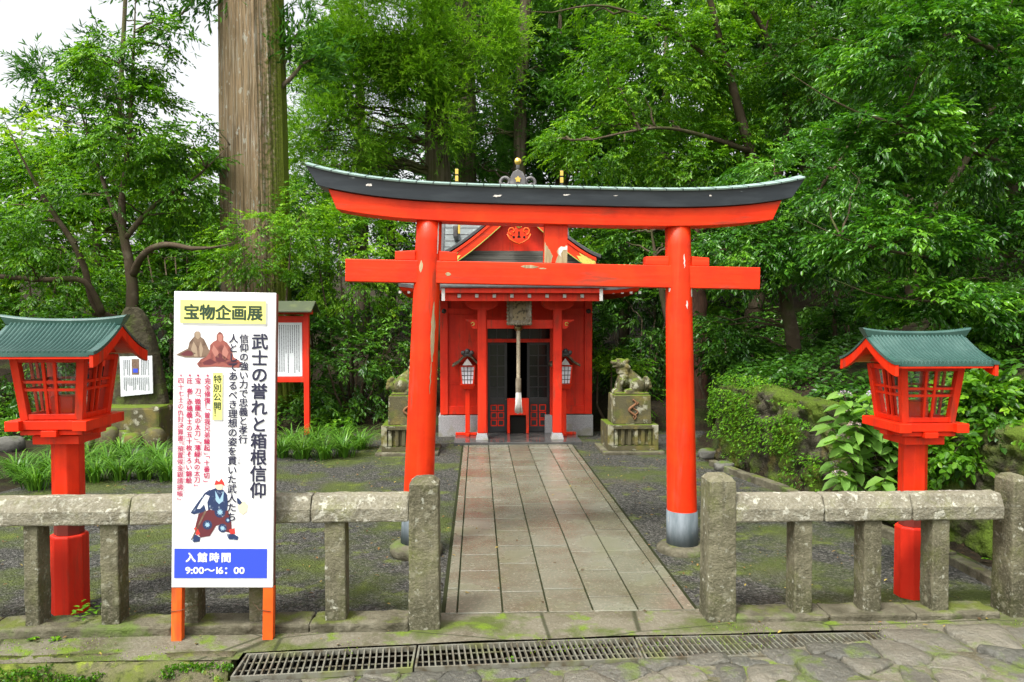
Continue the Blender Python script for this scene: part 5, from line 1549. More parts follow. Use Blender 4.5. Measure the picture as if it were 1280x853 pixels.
# ------------------------------------------------------------------ vegetation
def unit(a): return a/np.maximum(np.linalg.norm(a, axis=-1, keepdims=True), 1e-9)
def leaf_mesh(name, P, D, Nn, L, W, var, m, parent=None, fold=.25, droop=.18, kind=None):
    """one mesh of many leaves, each folded along its midrib, with real positions and sizes"""
    P, D, Nn = P.reshape(-1, 3), unit(D.reshape(-1, 3)), Nn.reshape(-1, 3)
    L, W, var = L.reshape(-1, 1), W.reshape(-1, 1), np.clip(var.reshape(-1), 0, 1)
    S = unit(np.cross(D, Nn)); N2 = np.cross(S, D)
    n = len(P)
    V = np.empty((n, 6, 3))
    V[:, 0] = P
    V[:, 1] = P + D*L*.30 + S*W*.46 + N2*(fold*W*.5)
    V[:, 2] = P + D*L*.68 + S*W*.40 + N2*(fold*W*.4 - droop*L*.45)
    V[:, 3] = P + D*L - N2*(droop*L)
    V[:, 4] = P + D*L*.68 - S*W*.40 + N2*(fold*W*.4 - droop*L*.45)
    V[:, 5] = P + D*L*.30 - S*W*.46 + N2*(fold*W*.5)
    o = off_of(parent)
    V = V.reshape(-1, 3) - np.array(o)
    b = np.arange(n)[:, None]*6
    F = np.concatenate([b+np.array([0, 5, 4, 3]), b+np.array([0, 3, 2, 1])], 1).reshape(-1)
    me = bpy.data.meshes.new(name)
    me.vertices.add(n*6); me.vertices.foreach_set('co', V.astype(np.float32).ravel())
    me.loops.add(n*8); me.loops.foreach_set('vertex_index', F.astype(np.int32))
    me.polygons.add(n*2); me.polygons.foreach_set('loop_start', np.arange(0, n*8, 4, dtype=np.int32))
    me.update(calc_edges=True)
    me.attributes.new('var', 'FLOAT', 'POINT').data.foreach_set('value', np.repeat(var, 6).astype(np.float32))
    ob = link_mesh(me, name, m, parent)
    if kind: ob['kind'] = kind
    return ob
def rotz(v, a):
    c, s = np.cos(a), np.sin(a)
    return np.stack([v[..., 0]*c-v[..., 1]*s, v[..., 0]*s+v[..., 1]*c, v[..., 2]], -1)
def sprays(rng, C, O, size, K=5, Mm=9, L=.08, W=.034, spread=1.15, droop=.35, updown=.25, tilt=.45, vbase=.5):
    """leafy twigs fanned out around each branch tip"""
    n = len(C)
    a = rng.uniform(-spread, spread, (n, K))
    d = rotz(np.repeat(O[:, None], K, 1), a)
    d[..., 2] += rng.normal(0, updown, (n, K)); d = unit(d)
    l = size*rng.uniform(.5, 1.05, (n, K))
    st = C[:, None] + rng.normal(0, size*.16, (n, K, 3)) - d*(l*.35)[..., None]
    t = ((np.arange(Mm)+.5)/Mm)**.75
    t = np.clip(t[None, None] + rng.normal(0, .03, (n, K, Mm)), 0.05, 1)
    p = st[:, :, None] + d[:, :, None]*(l[..., None]*t)[..., None]
    p[..., 2] -= droop*(l[..., None]*t)**2/size
    side = np.where(np.arange(Mm) % 2 == 0, 1, -1)[None, None]*rng.uniform(.45, 1.15, (n, K, Mm))
    side = np.where(t > .93, rng.normal(0, .25, t.shape), side)
    ld = rotz(np.repeat(d[:, :, None], Mm, 2), side)
    ld[..., 2] += rng.normal(-.22, .22, (n, K, Mm)) - droop*t*.6
    nn = np.zeros_like(ld); nn[..., 2] = 1; nn += rng.normal(0, tilt, nn.shape)
    Ls = L*rng.uniform(.65, 1.2, (n, K, Mm)); Ws = Ls*(W/L)*rng.uniform(.85, 1.15, (n, K, Mm))
    vr = vbase + rng.normal(0, .16, (n, 1, 1)) + rng.normal(0, .10, (n, K, 1)) + rng.normal(0, .12, (n, K, Mm))
    return [x.reshape(-1, 3) for x in (p, ld, nn)] + [Ls.ravel(), Ws.ravel(), vr.ravel()]
def tufts(rng, C, O, size, K=14, Mm=9, L=.2, W=.045, vbase=.5):
    """feathery conifer foliage: short plumes thick with narrow needles"""
    n = len(C)
    d = unit(O[:, None]*.8 + rng.normal(0, .55, (n, K, 3)) + np.array([0, 0, .10]))
    l = size*rng.uniform(.45, 1.0, (n, K))
    st = C[:, None] + rng.normal(0, size*.22, (n, K, 3))
    t = rng.uniform(.1, 1, (n, K, Mm))
    p = st[:, :, None] + d[:, :, None]*(l[..., None]*t)[..., None]
    p[..., 2] -= .22*(l[..., None]*t)**2/size
    ld = unit(d[:, :, None] + rng.normal(0, .42, (n, K, Mm, 3)))
    nn = rng.normal(0, .7, ld.shape); nn[..., 2] += 1
    Ls = L*rng.uniform(.6, 1.2, t.shape); Ws = W*rng.uniform(.7, 1.2, t.shape)
    vr = vbase + rng.normal(0, .19, (n, 1, 1)) + rng.normal(0, .10, (n, K, 1)) + .30*(t-.5) + rng.normal(0, .06, t.shape)
    return [x.reshape(-1, 3) for x in (p, ld, nn)] + [Ls.ravel(), Ws.ravel(), vr.ravel()]
def lobe_points(rng, c, r, n, shell=.45):
    d = unit(rng.normal(0, 1, (n, 3)))
    k = rng.uniform(shell, 1.0, (n, 1))**.6
    k *= 1 + .18*np.sin(d[:, :1]*5+c[0]) * np.cos(d[:, 2:]*6+c[1])
    P = np.array(c) + d*k*np.array(r)
    O = d.copy(); O[:, 2] = O[:, 2]*.30
    O[:, :2] += rng.normal(0, .25, (n, 2))
    return P, unit(O)
def px(u, v, y, ru, rv, ry): return (np.array(at(u, v, y)), np.array([ru*y/960, ry, rv*y/960]))
def limb_tube(mb, a, b, r0, r1, rng, sag=.1, n=6, sides=6, wob=.06):
    a, b = np.array(a), np.array(b); Ln = np.linalg.norm(b-a)
    pts = []
    for i in range(n+1):
        f = i/n
        p = a+(b-a)*f; p[2] += sag*Ln*math.sin(math.pi*f)*(.6) ; p = p + (rng.normal(0, wob*Ln*.35, 3) if 0 < i < n else 0)
        pts.append(tuple(p))
    mb.tube(pts, [r0+(r1-r0)*i/n for i in range(n+1)], sides)
    return pts
def tree(name, label, cat, group, base, stems, lobes, m, bark, seed, size=.5, K=5, Mm=9, L=.08, W=.034, conifer=False, nlimb=14, vbase=.5, droop=.35, limb_r=.03, tilt=.45, spread=1.15, keep=None, gap=.44, gs=1.0):
    """stems: list of ([points], [radii]); lobes: list of (centre, radii, sprays)"""
    rng = np.random.default_rng(seed)
    t = thing(name, label, cat, tuple(base), group)
    tr = MB()
    for pts, rad in stems: tr.tube(pts, rad, 12)
    sp = np.array([p for pts, _ in stems for p in pts])
    Cs, Os = [], []
    for c, r, n in lobes:
        P, O = lobe_points(rng, c, r, n)
        if gap:
            d = fbm(P[:, 0]*gs*1.1+P[:, 1]*.5+seed, P[:, 2]*gs*2.3+P[:, 1]*.3, seed % 17, 3)
            k = d > gap*.875 + rng.normal(0, .025, len(P)); P, O = P[k], O[k]
        Cs.append(P); Os.append(O)
        if len(P):
            for i in rng.choice(len(P), min(len(P), nlimb), replace=False):
                tgt = P[i]
                d = np.linalg.norm(sp-tgt, axis=1) + np.maximum(0, sp[:, 2]-tgt[2])*2
                s = sp[np.argmin(d)]
                limb_tube(tr, s, tgt, limb_r*.8, limb_r*.12, rng, n=8)
    tr.build('trunk', bark, t, recalc=False)
    C, O = np.concatenate(Cs), np.concatenate(Os)
    A = tufts(rng, C, O, size, K, Mm, L, W, vbase) if conifer else sprays(rng, C, O, size, K, Mm, L, W, droop=droop, vbase=vbase, tilt=tilt, spread=spread)
    leaf_mesh('crown', *A, m, t, fold=.12 if conifer else .3, droop=.06 if conifer else .2)
    return t
def g_at(x, y): return float(ground_h(np.array([[float(x)]]), np.array([[float(y)]]))[0, 0])
def stem_px(lst, taper=True):
    """list of (u, v or None for the ground, y, radius px)"""
    pts, rad = [], []
    for u, v, y, r in lst:
        if v is None:
            p = at(u, 400, y); p.z = g_at(p.x, y)-.1
        else: p = at(u, v, y)
        pts.append(tuple(p)); rad.append(r*y/960)
    # resample smoothly so that limbs bend instead of kinking, and end in a thin tip
    P, Rr = np.array(pts), np.array(rad); n = len(P); out, ro = [], []
    for i in range(n-1):
        p0, p1, p2, p3 = P[max(i-1, 0)], P[i], P[i+1], P[min(i+2, n-1)]
        for t in np.linspace(0, 1, 5)[:-1]:
            q = .5*(2*p1 + (p2-p0)*t + (2*p0-5*p1+4*p2-p3)*t*t + (3*p1-p0-3*p2+p3)*t**3)
            w = .10*Rr[i]*math.sin(i*9.1+t*7)
            out.append((q[0]+w, q[1], q[2])); ro.append(Rr[i]+(Rr[i+1]-Rr[i])*t)
    d = P[-1]-P[-2]; d = d/np.linalg.norm(d)
    out.append(tuple(P[-1])); ro.append(Rr[-1])
    out.append(tuple(P[-1]+d*.4+np.array([0, 0, .06]))); ro.append(Rr[-1]*.55)
    out.append(tuple(P[-1]+d*.9+np.array([0, 0, .2]))); ro.append(Rr[-1]*.12)
    return out, ro

# the giant cedar: fluted trunk, moss down its right side, boughs far overhead
def giant_cedar():
    y = 15.5
    c = at(322, 400, y); gz = g_at(c.x, y)-.1
    t = thing('giant_cedar', 'giant old cedar with massive fluted trunk, mossy on its right, behind the white sign', 'tree', (c.x, y, gz))
    n = 220; rings = []
    zs_ = np.concatenate([np.linspace(gz, 3, 14), np.linspace(3.4, 17, 40)])
    ang = np.linspace(0, 2*math.pi, n, endpoint=False)
    for z in zs_:
        r = np.interp(z, [0, 1, 2.3, 5, 8.5, 17], [.86, .74, .645, .635, .595, .40])
        fl = .012*np.sin(ang*9+.3*z*.4) + .009*np.sin(ang*17+1.0+.25*z) + .006*np.sin(ang*31+2) + .006*np.sin(ang*47+.35*z) + .005*np.sin(ang*73+1.3-.2*z)+ .05*np.exp(-((ang-5.55)/.10)**2)*-.3
        fl = fl + .05*np.exp(-((ang-6.0)/.28)**2)
        cx = c.x + np.interp(z, [0, 9], [.02, -.07])
        rr = r+fl
        rings.append([(cx+a*math.cos(b), y+a*math.sin(b), z) for a, b in zip(rr, ang)])
    MB().loft(rings, smooth=True).build('trunk', M['bark'], t, recalc=False)
    rng = np.random.default_rng(5); mb = MB(); Cs, Os = [], []
    for k in range(26):
        a = rng.uniform(0, 6.28); z = rng.uniform(11.5, 17); l = rng.uniform(2, 4.2)
        s = np.array([c.x, y, z]); e = s+np.array([math.cos(a)*l, math.sin(a)*l, -rng.uniform(.2, .9)])
        pts = limb_tube(mb, s, e, .07, .02, rng)
        for f in np.linspace(.4, 1, 7): Cs.append(s+(e-s)*f+rng.normal(0, .2, 3)); Os.append(unit(e-s))
    # the low bough that hangs into the top left of the picture, and one on the right
    for (uv, vv, yy, n_) in (((330, -40), (205, 25), 14.5, 8), ((345, 120), (375, 28), 15.5, 10), ((350, 110), (410, 60), 15.5, 9), ((330, -60), (160, -10), 14.5, 6)):
        s, e = np.array(at(uv[0], uv[1], 15.3)), np.array(at(vv[0], vv[1], yy))
        limb_tube(mb, s, e, .05, .015, rng, .08)
        for f in np.linspace(.35, 1.02, n_): Cs.append(s+(e-s)*f+rng.normal(0, .14, 3)); Os.append(unit(e-s+np.array([0, 0, -.6])))
    mb.build('limbs', M['bark_far'], t, recalc=False)
    A = tufts(rng, np.array(Cs), np.array(Os), .62, 12, 9, .16, .035, .45)
    leaf_mesh('crown', *A, M['needle_dark'], t, fold=.12, droop=.05)
giant_cedar()

# camellia-like tree at the left, sky showing through its top
tree('camellia_tree', 'slender evergreen tree with pale curved limbs and glossy leaves, left of the giant cedar', 'tree', None, at(170, 400, 14.2) - Vector((0, 0, at(170, 400, 14.2).z)),
     [stem_px([(168, None, 14.2, 9), (167, 400, 14.2, 8), (163, 340, 14.2, 6), (152, 270, 14.2, 4.5), (160, 190, 14.1, 3), (165, 110, 14.0, 2), (168, 40, 14, 1.2)]),
      stem_px([(165, 345, 14.2, 5), (180, 318, 13.9, 4.2), (205, 306, 13.7, 3.6), (240, 311, 13.5, 2.8)]),
      stem_px([(150, 400, 14.2, 5), (120, 385, 13.8, 4.2), (100, 320, 13.6, 3.8), (66, 265, 13.4, 3), (42, 225, 13.2, 1.8)]),
      stem_px([(128, 392, 13.8, 4), (105, 352, 13.5, 3.6), (50, 350, 13.3, 3.2), (-30, 343, 13.2, 2.8)]),
      stem_px([(155, 300, 14.2, 4), (190, 260, 14.2, 3), (235, 230, 14.3, 2)]), stem_px([(152, 290, 14.2, 3.4), (130, 230, 14.4, 2.4), (110, 170, 14.4, 1.6)])],
     [(*px(150, 80, 14.2, 58, 48, .8), 105), (*px(165, 165, 14.2, 92, 55, 1.0), 170), (*px(80, 240, 13.8, 95, 55, 1.0), 150), (*px(225, 225, 14.6, 58, 62, .9), 115),
      (*px(45, 300, 13.5, 70, 50, .9), 70), (*px(205, 50, 14.2, 26, 22, .5), 14), (*px(110, 140, 14.2, 60, 40, .8), 55)],
     M['leaf_mid'], M['bark_smooth'], 21, size=.44, K=6, Mm=9, L=.085, W=.038, nlimb=12, limb_r=.024, vbase=.44, gap=.40)
# fine drooping cedar branch against the sky, from a conifer behind
tree('conifer_tree', 'thin blue-green conifer whose drooping branches show against the white sky at the far left', 'tree', None, (at(120, 400, 24).x, 24, .3),
     [stem_px([(150, None, 24, 7), (145, 300, 24, 6), (150, 130, 24, 3), (160, -60, 24, 2)])],
     [(*px(85, 95, 24, 48, 26, 1.0), 24), (*px(150, 85, 24, 55, 35, 1.2), 26), (*px(215, 20, 24, 28, 14, .8), 8), (*px(62, 150, 24, 26, 12, .6), 7)],
     M['needle_dark'], M['bark_far'], 22, size=.7, K=12, Mm=9, L=.22, W=.04, conifer=True, nlimb=10, vbase=.5)
# sunlit yellow-green maples beyond
tree('maple_tree', 'bright yellow-green maple glowing at the far left edge', 'tree', None, (at(20, 400, 21).x, 21, .3),
     [stem_px([(15, None, 21, 7), (20, 290, 21, 5), (25, 215, 21, 3)])],
     [(*px(20, 180, 21, 60, 50, 1.6), 120), (*px(-20, 240, 21, 90, 70, 1.6), 90), (*px(80, 240, 21.5, 80, 60, 1.6), 110)], M['leaf_lime'], M['bark_smooth'], 23, size=.65, L=.13, W=.075, nlimb=8, vbase=.62)
tree('maple_tree', 'yellow-green maple seen through the limbs of the camellia tree', 'tree', None, (at(230, 400, 20).x, 20, .3),
     [stem_px([(235, None, 20, 7), (232, 350, 20, 5), (228, 260, 20, 3)])],
     [(*px(200, 300, 20, 95, 70, 1.6), 150), (*px(70, 330, 20, 95, 60, 1.6), 130), (*px(250, 240, 20, 60, 50, 1.4), 60)], M['leaf_lime'], M['bark_smooth'], 24, size=.65, L=.13, W=.075, nlimb=8, vbase=.55)

# shrubs: each a thing with its own stems and foliage
def shrub(label, u, v, y, ru, rv, ry, m, seed, n=120, size=.4, L=.09, W=.04, vbase=.5, group=None, K=5, Mm=9, name='evergreen_shrub', cat='shrub', extra=(), droop=.35, tilt=.45):
    c = at(u, v, y); gz = g_at(c.x, y)
    rng = np.random.default_rng(seed)
    stems = []
    for k in range(4):
        a = rng.uniform(-.5, .5, 2)
        stems.append(([(c.x+a[0]*.3, y+a[1]*.3, gz-.05), (c.x+a[0]*.9, y+a[1]*.6, (gz+c.z)/2), (c.x+a[0]*ru*y/960*1.3, y+a[1]*ry, c.z+rv*y/960*.3)], [.03, .022, .012]))
    lobes = [(*px(u, v, y, ru, rv, ry), n)] + [(*px(*e[:6]), e[6]) for e in extra]
    return tree(name, label, cat, group, (c.x, y, gz), stems, lobes, m, M['twig'], seed, size, K, Mm, L, W, nlimb=6, limb_r=.014, vbase=vbase, droop=droop, tilt=tilt)
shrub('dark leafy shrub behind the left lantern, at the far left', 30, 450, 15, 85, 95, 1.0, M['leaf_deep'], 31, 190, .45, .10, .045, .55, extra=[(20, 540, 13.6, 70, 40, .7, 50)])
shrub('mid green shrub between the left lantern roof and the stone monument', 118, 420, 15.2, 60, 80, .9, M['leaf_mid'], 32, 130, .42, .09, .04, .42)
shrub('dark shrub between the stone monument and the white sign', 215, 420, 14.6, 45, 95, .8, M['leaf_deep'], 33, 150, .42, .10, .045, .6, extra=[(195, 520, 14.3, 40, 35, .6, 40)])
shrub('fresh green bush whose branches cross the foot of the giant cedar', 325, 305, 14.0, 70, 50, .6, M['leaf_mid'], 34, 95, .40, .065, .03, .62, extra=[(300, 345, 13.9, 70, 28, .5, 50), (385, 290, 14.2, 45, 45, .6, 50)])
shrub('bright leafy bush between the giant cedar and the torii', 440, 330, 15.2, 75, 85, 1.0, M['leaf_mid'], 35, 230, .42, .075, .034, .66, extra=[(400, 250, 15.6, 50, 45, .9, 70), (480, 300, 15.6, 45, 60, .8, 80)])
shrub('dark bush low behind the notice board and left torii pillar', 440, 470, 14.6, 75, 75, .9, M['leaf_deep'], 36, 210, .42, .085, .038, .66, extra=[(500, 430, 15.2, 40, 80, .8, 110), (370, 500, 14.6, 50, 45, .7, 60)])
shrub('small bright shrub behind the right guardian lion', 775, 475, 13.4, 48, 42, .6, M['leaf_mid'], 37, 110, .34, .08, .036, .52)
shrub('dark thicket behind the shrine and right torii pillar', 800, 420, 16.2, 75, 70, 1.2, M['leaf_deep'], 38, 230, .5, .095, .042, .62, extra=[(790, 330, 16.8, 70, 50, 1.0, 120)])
shrub('leafy shrub on top of the retaining wall behind the right lantern', 1240, 515, 6.75, 70, 48, .45, M['leaf_mid'], 39, 150, .30, .075, .045, .42, extra=[(1270, 455, 7.4, 60, 45, .5, 90), (1190, 560, 6.6, 36, 30, .3, 40)])

tree('forest_tree', 'leafy mid green tree behind the camellia tree, below the white sky', 'tree', None, (at(120, 400, 18.5).x, 18.5, .3),
     [stem_px([(120, None, 18.5, 7), (122, 320, 18.5, 5), (118, 240, 18.5, 3)])],
     [(*px(60, 230, 18.5, 80, 55, 1.2), 150), (*px(150, 220, 18.5, 75, 65, 1.2), 150), (*px(235, 240, 18.5, 55, 75, 1.2), 130), (*px(130, 310, 18.5, 130, 50, 1.2), 190)], M['leaf_mid'], M['bark_smooth'], 96, size=.6, K=5, Mm=9, L=.12, W=.055, nlimb=6, vbase=.52, gap=.38)
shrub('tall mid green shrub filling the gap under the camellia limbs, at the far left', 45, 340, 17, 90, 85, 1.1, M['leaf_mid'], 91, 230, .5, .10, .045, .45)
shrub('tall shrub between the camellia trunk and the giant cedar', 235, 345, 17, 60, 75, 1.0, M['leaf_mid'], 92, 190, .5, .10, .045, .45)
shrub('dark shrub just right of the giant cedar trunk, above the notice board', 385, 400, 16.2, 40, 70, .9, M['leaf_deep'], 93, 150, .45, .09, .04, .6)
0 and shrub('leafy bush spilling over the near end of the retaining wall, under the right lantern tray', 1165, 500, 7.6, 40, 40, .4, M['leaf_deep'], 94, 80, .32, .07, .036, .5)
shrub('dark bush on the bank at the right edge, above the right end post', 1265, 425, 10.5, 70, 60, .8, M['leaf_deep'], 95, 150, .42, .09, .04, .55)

# central cedar with feathery bright foliage; more conifer stems behind
def cedar(label, trunk, lobes, seed, m, vbase, n=12, K=22):
    pts = stem_px(trunk)
    return tree('cedar_tree', label, 'tree', None, (pts[0][0][0], pts[0][0][1], pts[0][0][2]+.1), [pts], lobes, m, M['bark_far'], seed, size=.75, K=K, Mm=13, L=.125, W=.024, conifer=True, nlimb=n, vbase=vbase, limb_r=.05, gap=.47, gs=1.5)
cedar('cedar with bright feathery foliage around its trunk, above the left half of the torii', [(549, None, 21.5, 18), (548, 220, 21.5, 15.5), (543, 100, 21.5, 13.5), (538, -60, 21.5, 11), (535, -200, 21.5, 8)],
      [(*px(440, 90, 20.6, 60, 42, 1.1), 190), (*px(425, 165, 20.4, 58, 34, 1.0), 125), (*px(500, 35, 20.4, 75, 44, 1.2), 210), (*px(520, 85, 20.0, 46, 30, .7), 85), (*px(597, 55, 20.6, 48, 46, 1.0), 105), (*px(590, 125, 20.4, 42, 30, .9), 75),
       (*px(395, 190, 20.8, 40, 30, 1.0), 36), (*px(555, 150, 19.9, 24, 24, .5), 16), (*px(480, -60, 21, 130, 60, 2.0), 130)], 41, M['needle'], .66)
cedar('straight slim conifer with a bare pale trunk above the middle of the torii', [(649, None, 22.5, 9.5), (650, 170, 22.5, 8), (655, 40, 22.5, 7.5), (660, -80, 22.5, 6)],
      [(*px(700, 60, 23.5, 60, 70, 1.4), 95), (*px(620, 190, 23.4, 60, 35, 1.2), 60), (*px(690, 150, 23.2, 55, 50, 1.2), 75), (*px(650, -70, 23, 130, 50, 2.0), 110)], 42, M['needle_dark'], .55)
cedar('darker cedar trunk standing just behind the bright cedar', [(585, None, 24, 14), (584, 150, 24, 12), (580, 0, 24, 10), (580, -150, 24, 8)],
      [(*px(600, 30, 25, 60, 50, 1.4), 70), (*px(600, 170, 25, 70, 55, 1.4), 80), (*px(520, 180, 25, 60, 40, 1.4), 50)], 43, M['needle_dark'], .45)
cedar('brown-tinged conifer low behind the left end of the torii lintel', [(455, None, 24, 8), (452, 200, 24, 6.5), (448, 80, 24, 5)],
      [(*px(440, 200, 24, 60, 32, 1.2), 70), (*px(405, 130, 24.5, 45, 50, 1.2), 40), (*px(390, 40, 25, 40, 50, 1.3), 22), (*px(410, 250, 23, 60, 40, 1.0), 60)], 44, M['needle_dark'], .62)

# broadleaf evergreens on the right
tree('evergreen_tree', 'broad evergreen with dark leaning limbs rising over the right half of the torii', 'tree', None, gr(930, 570)*0 + Vector((at(900, 400, 16.5).x, 16.5, g_at(at(900, 400, 16.5).x, 16.5))),
     [stem_px([(945, None, 16.5, 13), (940, 400, 16.5, 11), (960, 300, 16.3, 9), (935, 180, 16.0, 6.5), (905, 70, 15.6, 4.5), (880, -30, 15.2, 3)]),
      stem_px([(955, 290, 16.3, 6), (985, 150, 16.2, 4.5), (965, 60, 16, 3.4), (925, -10, 15.8, 2.4)]),
      stem_px([(938, 190, 16, 4), (880, 170, 15.4, 2.6), (820, 160, 14.9, 1.8), (740, 175, 14.5, 1.0)]),
      stem_px([(915, 100, 15.8, 3.4), (850, 45, 15.2, 2.4), (760, 8, 14.8, 1.4), (690, 16, 14.5, .8)])],
     [(*px(760, 180, 16, 85, 45, 1.2), 175), (*px(820, 90, 16, 105, 70, 1.5), 260), (*px(930, 60, 16.4, 90, 70, 1.5), 190), (*px(860, 200, 16.2, 90, 45, 1.2), 165), (*px(930, 150, 16.8, 80, 70, 1.2), 150), (*px(850, -40, 16, 170, 60, 2.0), 170), (*px(770, 300, 16.6, 70, 40, 1.0), 80)],
     M['leaf_mid'], M['bark_smooth'], 51, size=.50, K=7, Mm=10, L=.085, W=.038, nlimb=4, limb_r=.035, vbase=.58, gap=.40, gs=1.5)
tree('evergreen_tree', 'dark evergreen tree with a leaning mossy trunk on the bank, left of the right lantern', 'tree', None, Vector((at(1005, 400, 12.5).x, 12.5, g_at(at(1005, 400, 12.5).x, 12.5))),
     [stem_px([(1016, None, 12.5, 11), (1000, 470, 12.5, 9.5), (985, 390, 12.4, 8.5), (975, 330, 12.4, 7), (972, 285, 12.3, 4)]), stem_px([(978, 335, 12.4, 4.5), (1010, 260, 12.2, 3), (1050, 200, 12.2, 1.6)])],
     [(*px(930, 320, 12.0, 75, 50, 1.0), 110), (*px(1000, 300, 12, 90, 55, 1.2), 130), (*px(990, 230, 12.2, 90, 50, 1.2), 120), (*px(900, 410, 13, 40, 28, .7), 28), (*px(1060, 200, 12.8, 80, 60, 1.2), 110)],
     M['leaf_gloss'], M['bark_smooth'], 52, size=.46, K=7, Mm=10, L=.082, W=.034, nlimb=4, limb_r=.03, vbase=.50, gap=.40, gs=1.6)
tree('evergreen_tree', 'near glossy evergreen reaching in from the right edge in flat layered sprays', 'tree', None, Vector((at(1400, 400, 9.2).x, 9.2, g_at(at(1400, 400, 9.2).x, 9.2))),
     [stem_px([(1400, None, 9.2, 20), (1390, 300, 9.2, 18), (1370, 100, 9.2, 14), (1340, -100, 9.2, 9)]),
      stem_px([(1392, 330, 9.2, 6), (1290, 318, 9.0, 4), (1190, 325, 8.8, 2.8), (1090, 310, 8.6, 1.4)]),
      stem_px([(1380, 250, 9.2, 6), (1280, 215, 9.0, 4), (1180, 175, 8.8, 2.6), (1070, 140, 8.6, 1.4)]),
      stem_px([(1370, 150, 9.2, 6), (1290, 90, 9.0, 4), (1200, 40, 8.8, 2.4), (1120, -10, 8.6, 1.4)]),
      stem_px([(1390, 400, 9.2, 5), (1300, 400, 9.0, 3.4), (1200, 380, 8.8, 2.0), (1120, 375, 8.6, 1.2)])],
     [(*px(1120, 300, 8.7, 105, 28, .8), 105), (*px(1220, 285, 8.9, 90, 26, .8), 85), (*px(1100, 170, 8.8, 90, 36, .9), 85), (*px(1220, 190, 8.9, 90, 40, .9), 90), (*px(1160, 60, 8.8, 120, 50, .9), 120), (*px(1260, 100, 8.6, 60, 60, .8), 70),
      (*px(1150, 375, 8.5, 95, 24, .7), 80), (*px(1250, 395, 8.6, 60, 34, .7), 60), (*px(1080, 240, 9.2, 80, 30, .8), 60), (*px(1200, 440, 8.8, 45, 16, .5), 20), (*px(1180, -40, 9, 140, 50, 1.0), 90)],
     M['leaf_gloss'], M['bark_smooth'], 53, size=.42, K=7, Mm=11, L=.078, W=.032, nlimb=4, limb_r=.018, vbase=.56, tilt=.38, gap=.44, gs=1.8, droop=.22)
tree('evergreen_tree', 'tall dark evergreen filling the upper right behind the layered near tree', 'tree', None, Vector((at(1180, 400, 14.5).x, 14.5, g_at(at(1180, 400, 14.5).x, 14.5))),
     [stem_px([(1140, None, 14.5, 9), (1140, 300, 14.5, 8), (1135, 120, 14.5, 6), (1130, -60, 14.5, 4)]), stem_px([(1140, 300, 14.5, 5), (1220, 180, 14.5, 4), (1270, 60, 14.5, 3)])],
     [(*px(1060, 80, 14.5, 100, 80, 1.5), 190), (*px(1200, 60, 14.5, 120, 90, 1.5), 220), (*px(1180, 220, 14.5, 130, 70, 1.3), 210), (*px(1090, 320, 14.8, 100, 45, 1.2), 110), (*px(1250, 330, 14.5, 70, 50, 1.2), 80), (*px(1120, -60, 14.5, 200, 60, 2), 140)],
     M['leaf_deep'], M['bark_smooth'], 54, size=.5, K=7, Mm=10, L=.09, W=.038, nlimb=4, limb_r=.03, vbase=.55, gap=.42, gs=1.6)
# slim trunks standing in the shade of the bank
for (u, y, r, lean, lab) in ((836, 14.2, 5, -14, 'slim pale twisted trunk beside the right torii pillar'), (872, 15.5, 14, 0, 'thick dark reddish trunk just behind the right torii pillar'),
                             (1043, 13.5, 3, 3, 'thin upright sapling trunk left of the right lantern'), (1095, 16, 6, 8, 'slim dark trunk in the shade behind the right lantern roof')):
    p = stem_px([(u, None, y, r), (u-lean*.2, 470, y, r*.95), (u-lean*.1 + (4 if r == 5 else 0), 430, y, r*.9), (u+lean*.4, 380, y, r*.85), (u+lean*.8, 350, y, r*.7), (u+lean*1.2, 320, y, r*.45)])
    tree('slim_tree', lab, 'tree', None, (p[0][0][0], y, p[0][0][2]+.1), [p], [(*px(u+lean, 310, y+.4, 50, 32, .9), 60), (*px(u+lean+20, 290, y+.2, 45, 25, .7), 40)], M['leaf_deep'], M['bark_smooth'] if r != 14 else make_mat('reddish_bark', (.085, .045, .03), .95, [dict(col=(.05, .03, .02), scale=3, st=(6, 6, 1), lo=.45, hi=.65)], bump=[dict(scale=3, st=(8, 8, 1), s=.8, d=.03)]), 60+u, size=.5, L=.1, W=.044, nlimb=6, vbase=.55)

# understory on the shaded bank: separate low shrubs
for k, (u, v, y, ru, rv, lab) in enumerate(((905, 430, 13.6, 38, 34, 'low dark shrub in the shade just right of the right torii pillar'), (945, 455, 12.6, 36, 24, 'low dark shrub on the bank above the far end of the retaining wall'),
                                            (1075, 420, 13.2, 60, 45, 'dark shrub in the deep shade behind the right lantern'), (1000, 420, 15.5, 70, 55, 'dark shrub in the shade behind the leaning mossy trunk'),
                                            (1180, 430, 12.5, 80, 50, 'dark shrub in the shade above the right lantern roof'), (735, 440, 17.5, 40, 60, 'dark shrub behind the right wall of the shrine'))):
    shrub(lab, u, v, y, ru, rv, .9, M['leaf_deep'], 80+k, 75, .45, .095, .042, .5)

